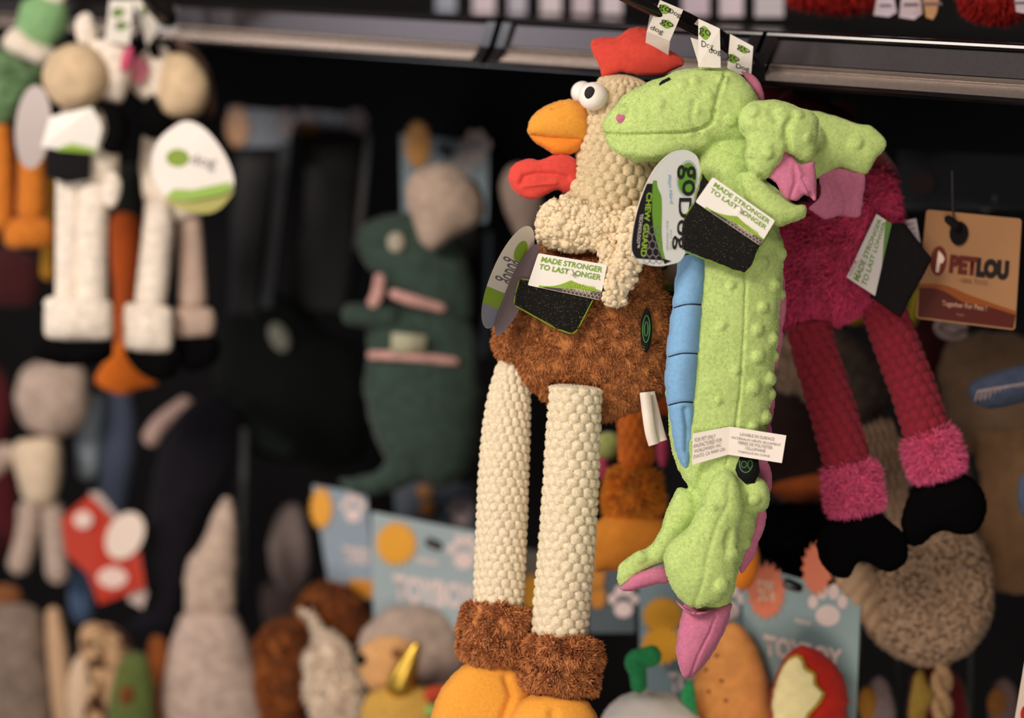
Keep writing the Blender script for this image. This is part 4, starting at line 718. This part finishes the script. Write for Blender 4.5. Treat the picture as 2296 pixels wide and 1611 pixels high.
ob('avocado_toy', 'blurred green oval plush with a dark spot between tan and orange plush', 'plush toy', 1.48, [('body', inf([(262, 1500), (290, 1462), (330, 1470), (346, 1530), (340, 1680), (244, 1680), (238, 1590)], 44, -30), fab('55602f')), ('spot', el(284, 1560, 17, 24, 0, -66, 12), fab('6d3d16'))])
solo('plush_toy', 'blurred rust orange plush between the green oval and the grey base', 'plush toy', inf([(330, 1450), (376, 1440), (386, 1520), (360, 1680), (330, 1680)], 24), fab('8a4a1c'), 1.53)
solo('plush_toy', 'dark maroon plush with a faint pale spot under the orange mallard foot', 'plush toy', inf([(-20, 560), (60, 566), (94, 600), (80, 680), (30, 690), (-30, 680)], 30), fab('3c1416'), 1.6)
# ---- hanging header cards with printed badges
slate, blist = card('8fa5aa'), mat('dark_blister', '08080a', .6, 60, .05, .1, 0, .4)
def zs(x, xc, k=.5): return -(x-xc)*k
def paw(cx, cy, s, z):
    fs = [flat(z3(ell(cx, cy+s*.35, s*.42, s*.36, 0, 20), z))]
    for a, b, r in ((-.5, -.12, .17), (-.2, -.46, .19), (.2, -.46, .19), (.5, -.12, .17)): fs.append(flat(z3(ell(cx+a*s, cy+b*s, r*s, r*s*1.4, 0, 14), z)))
    return join(*fs)
def paw_q(q, u, v, su, sv):
    o = [flat(qm(q, ell(u, v+sv*.3, su*.42, sv*.32, 0, 20), 1.2))]
    for a, b, r in ((-.5, -.12, .17), (-.2, -.46, .19), (.2, -.46, .19), (.5, -.12, .17)): o.append(flat(qm(q, ell(u+a*su, v+b*sv, r*su, r*sv*1.4, 0, 14), 1.2)))
    return join(*o)
def header(lab, d, q4, hx='97a5a7', bad=None, paws=None, txt=None, bar=None, body=None, bcol='dc9a2a', pcol='d9c2bb', hookp=None, depth=30, k=.5):
    xc = sum(p[0] for p in q4)/4; q = [(x, y, zs(x, xc, k)) for x, y in q4]
    t = Thing('header_card', lab, 'package', xc, max(p[1] for p in q4), d, 'toy header cards'); o = t.part('card_face', slab([tuple(v) for v in qm(q, rrect(.03, .03, 3), 0)], 3), card(hx), smooth=False)
    for b in (bad or []): 
        g = badge(b[0], b[1], b[2], b[3], 16, .13); t.part('badge', slab(np.c_[g, zs(g[:, 0], xc, k)-5], 2), card(bcol), parent=o, smooth=False)
        if len(b) > 4: t.part('badge_text', text(b[4], [(b[0]-b[2]*.6, b[1]-b[3]*.5, zs(b[0]-b[2]*.6, xc, k)-5), (b[0]+b[2]*.6, b[1]-b[3]*.5, zs(b[0]+b[2]*.6, xc, k)-5), (b[0]+b[2]*.6, b[1]+b[3]*.5, zs(b[0]+b[2]*.6, xc, k)-5), (b[0]-b[2]*.6, b[1]+b[3]*.5, zs(b[0]-b[2]*.6, xc, k)-5)], .1, .1, .9, .9, 1.2), ink('e8cfae'), parent=o)
    for p in (paws or []): g = paw(p[0], p[1], p[2], 0); g.v[:, 2] += zs(g.v[:, 0], xc, k)-1.5; t.part('paw_print', g, ink(pcol), parent=o)
    for s, box in (txt or []): t.part('lettering', text(s, q, *box, 1.6, .04), ink(pcol), parent=o)
    if bar: t.part('orange_bar', flat(qm(q, [(bar[0], bar[1]), (bar[2], bar[1]), (bar[2], bar[3]), (bar[0], bar[3])], 1.2)), card('c8862e'), parent=o)
    if hookp: x, y = hookp; t.part('hang_slot', tube([(x-24, y-10, zs(x, xc, k)-6, 9), (x, y, zs(x, xc, k)-7, 11), (x+26, y+8, zs(x, xc, k)-6, 9)], 10, 6, .4), black_gloss, parent=o)
    if body: t.part('blister', inflate(body, depth, zc=12, sub=1, sharp=True, sm=3), blist)
    return t
header('blue-grey card with large pale lettering below the dark green dinosaur', 1.36, [(832, 1148), (1072, 1194), (1068, 1420), (838, 1400)], bad=[(888, 1220, 44, 47)], paws=[(1040, 1238, 54)], txt=[('TOYBOY', (.20, .53, .99, .78)), ('PREMIUM', (.42, .34, .62, .39))], hookp=(975, 1222))
header('narrow blue-grey card with an orange bar, left of the larger lettered card', 1.44, [(700, 1088), (822, 1108), (842, 1345), (742, 1340)], hx='8795a0', bad=[(720, 1140, 24, 44)], paws=[(792, 1140, 44)], txt=[('TOYBOY', (.42, .52, .98, .68))], bar=(.45, .82, .98, .99))
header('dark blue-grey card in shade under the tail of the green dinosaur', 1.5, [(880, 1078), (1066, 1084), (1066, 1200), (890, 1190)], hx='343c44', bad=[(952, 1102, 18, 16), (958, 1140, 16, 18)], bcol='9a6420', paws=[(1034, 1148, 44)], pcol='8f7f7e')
solo('plush_toy', 'small pinkish blurred spot of plush at the hip of the green dinosaur', 'plush toy', el(955, 1040, 22, 22), fab('6f5c60'), 1.42)
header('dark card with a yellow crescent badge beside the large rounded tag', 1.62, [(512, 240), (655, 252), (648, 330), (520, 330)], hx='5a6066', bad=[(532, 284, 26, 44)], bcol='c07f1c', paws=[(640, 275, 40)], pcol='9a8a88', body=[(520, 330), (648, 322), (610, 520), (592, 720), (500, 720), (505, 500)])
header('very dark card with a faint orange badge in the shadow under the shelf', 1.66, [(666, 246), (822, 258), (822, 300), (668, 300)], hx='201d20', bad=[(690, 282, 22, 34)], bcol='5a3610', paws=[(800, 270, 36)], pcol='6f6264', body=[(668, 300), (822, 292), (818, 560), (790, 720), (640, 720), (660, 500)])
header('blue-grey card with a yellow badge behind the grey plush head', 1.5, [(898, 300), (1096, 322), (1092, 500), (902, 480)], hx='6d7f86', bad=[(936, 325, 28, 50)], bcol='c8881e', paws=[(1066, 330, 52), (1040, 372, 36)], pcol='b5a6a2', hookp=(1000, 340), body=[(906, 470), (1092, 490), (1090, 700), (1076, 806), (1058, 800), (920, 700)])
for x0, y0, x1, y1, w, hx, lab in ((640, 320, 596, 690, 12, '34383d', 'pale slate edge of a clear package under the yellow crescent card'), (1086, 520, 1076, 800, 16, '5f7076', 'pale slate edge of a clear package right of the green dinosaur'), (826, 300, 800, 560, 7, '131316', 'faint edge of a clear package in the dark bay'), (548, 960, 536, 1430, 7, '1c1e20', 'thin dark edge of a clear package right of the grey plush neck')):
    solo('package_edge', lab, 'package', slab([(x0-w, y0, 0), (x0+w, y0, 0), (x1+w, y1, 0), (x1-w, y1, 0)], 40), card(hx), 1.56, 'clear package edges', False)
# ---- dinosaurs and grey plush
tg = fab('33433a', 300, .2); tp = fab('c0938a', 300)
ob('dinosaur_toy', 'dark green plush dinosaur with pink teeth strip and belt, blurred, in mid picture', 'plush toy', 1.42, [
    ('head', inf([(800, 530), (820, 494), (880, 476), (950, 478), (1006, 500), (1046, 560), (1064, 640), (1058, 720), (980, 730), (900, 690), (858, 640), (822, 600), (804, 570)], 66), tg), ('eye', el(888, 544, 21, 24, 0, -62, 12), fab('a39c8a')),
    ('mouth', tube([(852, 612, -56, 12), (846, 660, -62, 14), (830, 690, -56, 14)], 16, 6, .5), tp, 'pink mouth strip'), ('mouth', tube([(872, 656, -62, 10), (920, 672, -66, 13), (1000, 694, -50, 9)], 16, 6, .5), tp, 'pink mouth strip'),
    ('arm', tube([(764, 704, -40, 24), (800, 706, -40, 26), (900, 716, -20, 34)], 24, 8), tg), ('body', inf([(830, 700), (940, 680), (1060, 720), (1086, 840), (1080, 960), (1050, 1060), (1000, 1100), (930, 1090), (880, 1110), (810, 1118), (764, 1092), (762, 1070), (800, 1062), (856, 1040), (834, 980), (812, 900), (816, 800)], 90, 12), tg),
    ('belt', tube([(822, 796, -58, 10), (920, 800, -80, 11), (1030, 812, -66, 9)], 14, 6, .5), tp, 'pink belt'), ('label_patch', slab([(878, 746, -92), (956, 752, -92), (954, 792, -92), (876, 790, -92)], 4), fab('a8a68a'))])
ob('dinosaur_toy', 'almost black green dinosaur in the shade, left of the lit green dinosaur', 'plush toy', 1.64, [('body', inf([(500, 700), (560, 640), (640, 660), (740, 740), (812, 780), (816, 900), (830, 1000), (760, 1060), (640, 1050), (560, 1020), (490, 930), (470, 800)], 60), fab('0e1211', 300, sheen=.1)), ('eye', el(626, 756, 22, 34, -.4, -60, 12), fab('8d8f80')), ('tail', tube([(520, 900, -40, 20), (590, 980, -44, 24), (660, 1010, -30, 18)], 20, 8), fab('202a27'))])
ob('elephant_toy', 'grey-beige blurred plush head hanging above the green dinosaur snout', 'plush toy', 1.38, [('head', inf([(904, 430), (922, 388), (970, 366), (1022, 372), (1064, 412), (1086, 462), (1066, 506), (1020, 532), (992, 556), (966, 566), (938, 544), (924, 500)], 62), fab('b39d8c', 300, .15)), ('ear', el(1062, 450, 24, 50, -.2, 30), fab('75655f'))])
solo('plush_toy', 'grey-beige plush partly hidden behind the red wattle of the rooster', 'plush toy', inf([(1118, 420), (1140, 370), (1190, 370), (1220, 430), (1210, 500), (1170, 540), (1140, 500)], 40), fab('8f7c72'), 1.4)
solo('plush_toy', 'pinkish grey oval plush right of the goose-shaped plush', 'plush toy', inf([(612, 1170), (640, 1130), (676, 1140), (700, 1230), (690, 1310), (650, 1340), (612, 1300), (600, 1230)], 44), fab('9b8a86'), 1.66)
solo('plush_toy', 'dark brown-grey plush under the pinkish grey oval', 'plush toy', inf([(590, 1310), (660, 1330), (690, 1380), (640, 1420), (590, 1400)], 34), fab('4a3d3a'), 1.7)
hm = fab('86481a', 300, .3)
b1 = inflate([(572, 1470), (586, 1420), (630, 1392), (672, 1400), (690, 1450), (690, 1520), (670, 1600), (660, 1660), (600, 1660), (580, 1560)], 54, sub=1); b2 = inflate([(670, 1370), (700, 1322), (760, 1312), (810, 1346), (826, 1400), (800, 1440), (740, 1420), (700, 1410)], 44, sub=1)
ob('horse_toy', 'shaggy chestnut brown plush bending left of the white feathery plume', 'plush toy', 1.42, [('body', join(b1, fur(b1, 5000, 22, 5, (0, .5, 0), .4, 1.2, 24, 41)), hm), ('mane', join(b2, fur(b2, 3500, 20, 5, (0, .4, 0), .4, 1.2, 24, 42)), hm)])
fe = inflate([(668, 1362), (690, 1366), (720, 1400), (764, 1436), (800, 1490), (816, 1560), (814, 1680), (716, 1680), (704, 1600), (682, 1556), (690, 1510), (682, 1478), (704, 1448), (700, 1410)], 36, sub=1)
solo('feather_plume', 'cream feathery plume between the chestnut plush and the grey hooded plush', 'plush toy', join(fe, fur(fe, 4500, 20, 5, (-.3, .6, 0), .4, .8, 24, 43)), fab('e4d2bd', 300, .1), 1.38)
ob('owl_toy', 'grey hooded plush with tan face behind the gold horn', 'plush toy', 1.36, [('hood', inf([(800, 1450), (826, 1392), (880, 1358), (950, 1352), (1010, 1380), (1044, 1440), (1040, 1520), (1000, 1560), (900, 1570), (830, 1540)], 66), fab('aa9688', 300, .12)), ('face', inf([(800, 1470), (840, 1428), (900, 1420), (946, 1440), (950, 1500), (910, 1560), (840, 1560), (810, 1520)], 40, -40), fab('d29f68')),
    ('eye', ball(808, 1480, -70, 12, 14, 8), fab('141a18')), ('eye', ball(888, 1466, -82, 12, 10, 6), fab('8a5a3c'))])
gold = mat('gold_lame', 'd8b04a', .32, 300, .2, .1, 0, .5, metal=.8)
ob('unicorn_toy', 'gold shiny toy with a pointed gold horn beside the orange rooster foot', 'plush toy', 1.32, [('horn', tube([(886, 1568, -20, 34), (904, 1514, -34, 27), (926, 1466, -40, 17), (940, 1438, -42, 7)], 24, 5), gold), ('body', inf([(810, 1580), (850, 1542), (910, 1530), (970, 1550), (990, 1620), (970, 1690), (820, 1690)], 50), fab('c59a48')), ('mane', tube([(950, 1560, -40, 18), (1010, 1556, -30, 20), (1060, 1570, 0, 18)], 16, 6), fab('b5432a')), ('mane', tube([(950, 1596, -40, 14), (1010, 1592, -30, 14)], 16, 6), fab('8fae5a'))])
# ---- duck toy hanging behind rooster and dragon
ob_or = fab('dc7228', 300, .15); of = fab('f09a30', 300, .2)
cu = tube([(1424, 1052, 0, 48), (1420, 1110, 0, 60), (1424, 1160, 0, 58)], 40, 6, .9, cap=.3)
ob('duck_toy', 'orange duck toy legs, one beside the rooster leg, with fuzzy ankle cuff and felt foot', 'plush toy', 1.12, [
    ('leg', tube([(1420, 900, 0, 34), (1424, 960, 0, 38), (1430, 1060, 0, 42)], 120, 3, .9, bob(6, 11, 20)), ob_or), ('cuff', join(cu, fur(cu, 9000, 22, 3, (0, .4, 0), .5, .7, 14, 51)), of),
    ('foot', inf([(1326, 1192), (1346, 1160), (1390, 1140), (1450, 1146), (1500, 1168), (1520, 1210), (1500, 1250), (1440, 1262), (1400, 1276), (1362, 1284), (1326, 1282), (1320, 1240)], 60), fab('ee9432', 300, .06)), ('foot', inf([(1640, 1210), (1680, 1196), (1702, 1230), (1704, 1280), (1684, 1316), (1660, 1324), (1630, 1290)], 34), fab('d8791c', 300, .06)), ('body', inf([(1380, 780), (1480, 780), (1540, 860), (1520, 930), (1440, 930), (1380, 900)], 40, 10), fab('a04818'))])
ob('plush_toy', 'small lime and pink plush peeking between the two rooster legs and the orange leg', 'plush toy', 1.2, [('body', el(1364, 1000, 34, 32), fab('9a9f5c')), ('limb', el(1350, 1050, 16, 28), fab('a83a56')), ('limb', el(1486, 1010, 14, 40), fab('a83a56'))])
# ---- lower middle
header('blue-grey card with a yellow badge and black hook behind the pink tail tip', 1.19, [(1430, 1250), (1660, 1262), (1668, 1560), (1436, 1560)], hx='72858a', bad=[(1486, 1382, 44, 40)], bcol='c98f22', paws=[(1634, 1350, 56), (1560, 1330, 40)], txt=[('TOYBOY', (.28, .83, .9, .98))])
header('yellow badge card right below the black hook, over the green stem', 1.17, [(1440, 1418), (1534, 1412), (1530, 1470), (1446, 1476)], hx='7d8c8e', bad=[(1484, 1448, 44, 42)], bcol='c98f22')
header('narrow blue-grey card with orange spots just right of the front rooster leg', 1.26, [(1316, 1262), (1424, 1268), (1424, 1420), (1320, 1420)], hx='4d565a', bad=[(1336, 1290, 20, 34), (1340, 1340, 18, 26)], bcol='b5762a', paws=[(1398, 1350, 50)])
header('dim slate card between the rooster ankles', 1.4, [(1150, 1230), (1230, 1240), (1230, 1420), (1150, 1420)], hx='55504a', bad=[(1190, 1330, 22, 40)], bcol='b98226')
ob('radish_toy', 'white round vegetable plush with a bent green stem at the bottom', 'plush toy', 1.12, [('body', inf([(1338, 1640), (1350, 1596), (1390, 1560), (1440, 1546), (1500, 1552), (1550, 1580), (1586, 1640), (1580, 1720), (1340, 1720)], 90), fab('f6ece2', 300, .04)), ('stem', tube([(1434, 1556, -60, 18), (1430, 1510, -50, 20), (1424, 1484, -46, 24), (1446, 1476, -44, 24), (1484, 1466, -40, 26)], 24, 5), fab('2f9255')), ('leaf', inf([(1522, 1566), (1536, 1536), (1552, 1528), (1562, 1570), (1566, 1606), (1540, 1590)], 12, -40), fab('2f9255'))])
po = inflate([(1548, 1545), (1570, 1480), (1604, 1420), (1640, 1390), (1676, 1412), (1712, 1480), (1738, 1570), (1750, 1700), (1590, 1710), (1566, 1640)], 62, sub=1); rough(po, 3, 60)
pt_ = ob('potato_toy', 'orange-tan potato plush with brown dots behind the pink tail tip', 'plush toy', 1.14, [('body', po, fab('dc9450', 300, .1))])
pb = BVHTree.FromPolygons([tuple(v) for v in po.v], [tuple(int(i) for i in f) for f in po.f])
for x, y in ((1608, 1472), (1618, 1528), (1590, 1552), (1628, 1572), (1584, 1504)):
    h = pb.ray_cast(Vector((x, y, -600)), Vector((0, 0, 1)))
    if h[0]: pt_.part('dot', ball(x, y, h[0][2], 6, 5, 2, n=6), fab('9a5c2c'))
# lettered card, bitten apple, and the row of packaged toys on the right
header('teal card with large pale lettering and orange badges behind the bitten apple', 1.14, [(1664, 1262), (1930, 1336), (1918, 1660), (1668, 1640)], hx='788f8f', bad=[(1718, 1326, 40, 60, '50%'), (1832, 1276, 32, 56)], bcol='d0663a', paws=[(1856, 1358, 66)], txt=[('TOYBOY', (.18, .40, .86, .53)), ('PREMIUM', (.45, .26, .58, .285))], hookp=(1778, 1314), k=.35)
ap = inflate([(1722, 1572), (1734, 1520), (1756, 1474), (1790, 1446), (1830, 1452), (1872, 1484), (1900, 1530), (1906, 1590), (1890, 1700), (1740, 1710), (1722, 1650)], 60, sub=1)
at = ob('apple_toy', 'red apple plush with a cream bitten side in front of the teal card', 'plush toy', 1.1, [('body', ap, fab('b5261a', 300, .12))])
ab = BVHTree.FromPolygons([tuple(v) for v in ap.v], [tuple(int(i) for i in f) for f in ap.f])
def decal_on(tree, poly, lift, step=5):              # sewn-on patch that follows the surface below it
    g = inflate(poly, 3, step, sub=0, sm=0); h = [tree.ray_cast(Vector((x, y, -600)), Vector((0, 0, 1)))[0] for x, y in g.v[:, :2]]
    g.v[:, 2] = [(q[2] if q else 0)-lift+z for q, z in zip(h, g.v[:, 2])]; return lap(g, 1)
at.part('bitten_flesh', decal_on(ab, [(1727, 1566), (1740, 1518), (1756, 1486), (1776, 1468), (1800, 1470), (1812, 1496), (1832, 1510), (1834, 1534), (1852, 1556), (1838, 1584), (1816, 1610), (1806, 1660), (1750, 1670), (1730, 1630)], 4.5), fab('c9982a', 300, .1, sheen=.1))
at.part('bitten_flesh', decal_on(ab, [(1730, 1566), (1742, 1520), (1758, 1490), (1776, 1475), (1796, 1477), (1807, 1501), (1826, 1514), (1828, 1536), (1845, 1556), (1832, 1581), (1810, 1606), (1800, 1656), (1752, 1664), (1734, 1628)], 7.5), fab('efe0a4', 300, .06), label='cream flesh with bite marks')
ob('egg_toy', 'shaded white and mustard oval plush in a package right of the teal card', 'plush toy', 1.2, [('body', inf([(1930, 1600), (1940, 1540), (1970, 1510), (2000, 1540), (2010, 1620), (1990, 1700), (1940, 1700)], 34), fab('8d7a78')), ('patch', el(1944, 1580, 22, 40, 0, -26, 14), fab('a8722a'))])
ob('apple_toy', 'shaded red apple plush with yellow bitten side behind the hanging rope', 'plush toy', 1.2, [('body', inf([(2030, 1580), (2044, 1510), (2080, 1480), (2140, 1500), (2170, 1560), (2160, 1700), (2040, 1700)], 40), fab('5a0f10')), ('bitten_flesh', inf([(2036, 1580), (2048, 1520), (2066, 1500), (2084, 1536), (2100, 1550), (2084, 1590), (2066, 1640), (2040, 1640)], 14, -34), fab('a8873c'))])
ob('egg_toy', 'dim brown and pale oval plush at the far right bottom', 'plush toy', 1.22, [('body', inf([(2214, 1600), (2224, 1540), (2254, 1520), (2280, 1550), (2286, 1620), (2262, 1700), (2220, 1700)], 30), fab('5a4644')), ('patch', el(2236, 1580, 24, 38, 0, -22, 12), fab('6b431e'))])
for x, w, lab in ((1924, 5, 'thin upright edge of the clear package left of the white and mustard oval'), (2016, 5, 'thin upright edge of the clear package left of the shaded apple'), (2178, 5, 'thin upright edge of the clear package right of the rope')):
    solo('package_edge', lab, 'package', slab([(x-w, 1400, 0), (x+w, 1402, 0), (x+w-6, 1680, 0), (x-w-6, 1680, 0)], 60), card('222829'), 1.24, 'clear package edges', False)
t = Thing('price_card', 'white card edge with a red dot at the bottom right corner', 'sign', 2290, 1480, 1.0); o = t.part('card_face', slab([(2298, 1478, 0), (2380, 1470, 0), (2360, 1690, 0), (2262, 1690, 0)], 4), card('d8c4b0'), smooth=False); t.part('red_dot', flat(z3(ell(2302, 1604, 14, 22), -1.5)), ink('b0221c'), parent=o)
# ---- right side plush behind the flamingo
cb = fab('b09580', 300, .18); db = fab('67564c', 300, .2)
fl1 = inflate([(1742, 800), (1760, 752), (1800, 742), (1850, 760), (1866, 820), (1850, 880), (1822, 900), (1790, 872), (1750, 866)], 26, zc=-20, sub=1); fl2 = inflate([(1800, 740), (1860, 730), (1930, 770), (1976, 830), (1994, 900), (1970, 930), (1950, 980), (1900, 960), (1850, 940), (1830, 860)], 40, zc=8, sub=1)
ob('badger_toy', 'ragged beige and grey-brown plush behind the left magenta leg', 'plush toy', 1.2, [('flap', join(fl1, fur(fl1, 2500, 22, 4, (0, .7, 0), .4, .6, 20, 61)), cb), ('head', join(fl2, fur(fl2, 3500, 16, 4, (0, .7, 0), .4, .6, 20, 62)), db)])
ob('fox_toy', 'dark brown plush with a rust orange belly between dragon and magenta legs', 'plush toy', 1.24, [('body', inf([(1740, 880), (1820, 890), (1880, 960), (1880, 1080), (1840, 1120), (1730, 1110), (1710, 1000)], 50), fab('24130d')), ('belly', inf([(1724, 1096), (1760, 1064), (1830, 1050), (1880, 1070), (1880, 1110), (1830, 1130), (1760, 1126)], 34, -16), fab('a85222'))])
bf = inflate([(1690, 1140), (1780, 1130), (1870, 1140), (1880, 1220), (1830, 1262), (1796, 1290), (1770, 1300), (1740, 1256), (1700, 1236)], 44, sub=1)
solo('skunk_toy', 'ragged black furry plush above the teal lettered card', 'plush toy', join(bf, fur(bf, 3000, 18, 5, (0, .7, 0), .4, .6, 20, 63)), dk, 1.2)
cd_m = mat('tan_corduroy', 'a3846a', .9, 55, .9, .1, .3, kind='wave', bd=.004)
def ribs(g, w=13, a=4, ang=.35):
    n = normals(g); c = g.v[:, 0]*math.cos(ang)-g.v[:, 1]*math.sin(ang); g.v = g.v+n*(a*np.cos(c/w*2*math.pi))[:, None]; return g
sh = inflate([(1930, 1300), (1990, 1262), (2070, 1200), (2140, 1180), (2196, 1216), (2220, 1300), (2216, 1380), (2180, 1446), (2120, 1482), (2070, 1488), (2010, 1466), (1958, 1424), (1934, 1370)], 78, sub=1)
def curls(g, n, seed):
    rg = np.random.default_rng(seed); t = g.v[g.f]; cr = np.cross(t[:, 1]-t[:, 0], t[:, 2]-t[:, 0]); ar = np.linalg.norm(cr, axis=1)*(normals(g)[g.f[:, 0], 2] < .3); i = rg.choice(len(t), n, p=ar/ar.sum()); p = t[i].mean(1); nn = normals(g)[g.f[i, 0]]; o = [g]
    for q, m in zip(p, nn):
        d = rg.normal(0, 1, 3); d -= m*(d@m); d /= np.linalg.norm(d); e = np.cross(m, d); s = rg.uniform(9, 17); r = rg.uniform(4, 6)
        o.append(tube([(*(q-d*s), r*.7), (*(q+m*11+e*s*.5), r), (*(q+d*s), r*.7)], 6, 7))
    return join(*o)
ob('lamb_toy', 'curly tan lamb plush under the black feet, with a rope hanging below', 'plush toy', 1.15, [('body', curls(sh, 1000, 71), fab('a3866c', 300, .12)), ('face', ribs(inf([(1868, 1292), (1900, 1262), (1950, 1262), (1976, 1300), (1990, 1400), (1970, 1430), (1930, 1400), (1892, 1352)], 44, -34, 2), 30, 2, -.7), fab('b09070', 300, .1)), ('rope', join(*[tube([(2112+13*math.cos(k*.75+p), 1470+k*14, 13*math.sin(k*.75+p), 13) for k in range(18)], 14, 6) for p in (0, math.pi)]), fab('a5825c', 600, .2)),
    ('ear', ribs(inf([(1926, 968), (1950, 946), (1990, 936), (2016, 980), (2040, 1080), (2040, 1180), (2010, 1190), (1974, 1130), (1940, 1050)], 26, 20, 1), 15, 5, .4), cd_m), ('neck', tube([(2010, 1150, 40, 40), (2080, 1240, 40, 60)], 30, 8), cd_m)])
ob('rabbit_toy', 'large dim tan plush with a long drooping ear at the right edge', 'plush toy', 1.2, [('head', inf([(2110, 780), (2160, 744), (2230, 740), (2330, 770), (2360, 900), (2330, 1010), (2220, 1030), (2150, 1010), (2112, 930), (2100, 850)], 66), fab('6d543f', 300, .1)), ('ear', inf([(2180, 960), (2240, 960), (2340, 980), (2360, 1250), (2320, 1330), (2250, 1334), (2200, 1310), (2182, 1240), (2196, 1130)], 34, -40), fab('7a5a3e', 300, .1)), ('neck', inf([(2020, 880), (2110, 900), (2170, 1000), (2200, 1160), (2190, 1240), (2120, 1180), (2060, 1000)], 40, 30), fab('52402f')), ('eye_ring', join(tube([(*p, -30, 7) for p in ell(2134, 738, 34, 20, .2, 24)], 10, 6), ball(2134, 736, -24, 24, 14, 6)), fab('9a8480'), 'pale oval ring')])
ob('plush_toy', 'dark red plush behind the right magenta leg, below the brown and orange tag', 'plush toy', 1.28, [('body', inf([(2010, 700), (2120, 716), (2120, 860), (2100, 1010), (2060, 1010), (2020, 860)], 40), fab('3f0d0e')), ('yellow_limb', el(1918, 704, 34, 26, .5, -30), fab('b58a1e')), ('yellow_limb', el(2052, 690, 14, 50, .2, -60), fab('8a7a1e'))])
kb = mat('denim_knit', '3d465a', .9, 300, .4, .15, .3)
t = ob('knit_toy', 'blue-grey knitted limb with pale stripes at the right edge, below the brown tag', 'plush toy', 1.1, [('limb', tube([(2176, 898, -4, 22), (2200, 884, -6, 34), (2250, 872, -8, 40), (2340, 846, -8, 40)], 40, 5, .8, bob(3, 16, 10)), kb)])
for k in range(14): x = 2186+k*10; t.part('pale_stripe', tube([(x, 894-k*1.6+8, -32, 2), (x+8, 878-k*1.6, -40, 2.4), (x+18, 862-k*1.6+14, -42, 2.2)], 8, 5), fab('a89490'))
solo('plush_toy', 'small blue-grey knit plush at the right edge, lower down', 'plush toy', el(2300, 1110, 20, 50, 0), fab('4a5468'), 1.1)
# tag of another maker
PLD = 1.05
t = Thing('hang_tag', 'square tan and rust brown brand tag with a black loop, at the right edge', 'tag', 2160, 480, PLD)
q = [(2077, 470, 10), (2291, 491, -20), (2276, 741, -20), (2053, 714, 10)]
o = t.part('card_face', slab([tuple(v) for v in qm(q, rrect(.035, .03), 0)], 4), card('a2754f'), smooth=False)
u = np.linspace(.005, .995, 30); w1 = .66+.15/(1+np.exp(-(u-.38)*11))-.03*np.sin(u*3.1)+.02*np.cos(u*6); 
t.part('amber_wave', flat(qm(q, np.vstack([np.c_[u, w1], [(.98, .985), (.02, .985)]]), .9)), card('8c4818'), parent=o)
w2 = w1+.035+.05*np.exp(-((u-.45)/.2)**2); w2 = np.minimum(w2, .97); t.part('brown_wave', flat(qm(q, np.vstack([np.c_[u, w2], [(.98, .985), (.02, .985)]]), 1.5)), card('50190e'), parent=o)
t.part('logo_oval', flat(qm(q, ell(.175, .455, .085, .135), 1.0)), ink('6a2010'), parent=o); t.part('logo_letter', join(flat(qm(q, [(.165, .36), (.215, .40), (.235, .43), (.22, .47), (.195, .475), (.19, .56), (.155, .56)], 1.8))), ink('e8cdbb'), parent=o)
t.part('logo_letter', flat(qm(q, [(.150, .36), (.158, .36), (.148, .57), (.140, .57)], 1.8)), ink('1c0e0c'), parent=o)
t.part('brand_lettering', text('PET', q, .29, .385, .585, .555, 1.8, .07), ink('5c1a10'), parent=o); t.part('brand_lettering', text('LOU', q, .565, .385, .90, .565, 1.8, .09), ink('180a0a'), parent=o)
t.part('small_line', text('\u00b7 100% TOYS \u00b7', q, .38, .59, .72, .63, 1.8), ink('6a4630'), parent=o); t.part('slogan', text('Together For Pets !', q, .25, .81, .70, .87, 2.4, .01), ink('c4937c'), parent=o); t.part('small_line', text('toys', q, .40, .91, .48, .935, 2.4), ink('a8745e'), parent=o)
sl = z3(ell(2150, 524, 21, 27, .1), -8); t.part('loop_tab', slab(sl, 3), mat('black_swatch', '120f11', .85, 2000, .5, .3, 0), parent=o, smooth=False)
t.part('loop_strap', tube([(2118, 486, -14, 9), (2136, 500, -18, 10), (2152, 514, -18, 11)], 14, 5, .6), mat('black_swatch', '120f11'), parent=o); t.part('string', tube([(2135, 380, 10, 2), (2136, 440, 4, 2), (2137, 494, -12, 2)], 6, 6), mat('grey_string', '3a3438', .8, bump=0, sheen=0), parent=o)
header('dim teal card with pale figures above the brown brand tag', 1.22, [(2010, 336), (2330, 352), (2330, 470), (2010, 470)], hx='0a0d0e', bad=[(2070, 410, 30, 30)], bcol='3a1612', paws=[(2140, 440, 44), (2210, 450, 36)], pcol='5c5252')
solo('plush_toy', 'dark crimson plush tucked under the rail right of the dragon spine', 'plush toy', inf([(1702, 182), (1790, 192), (1786, 222), (1740, 240), (1704, 220)], 26), fab('5e1216'), 1.14)
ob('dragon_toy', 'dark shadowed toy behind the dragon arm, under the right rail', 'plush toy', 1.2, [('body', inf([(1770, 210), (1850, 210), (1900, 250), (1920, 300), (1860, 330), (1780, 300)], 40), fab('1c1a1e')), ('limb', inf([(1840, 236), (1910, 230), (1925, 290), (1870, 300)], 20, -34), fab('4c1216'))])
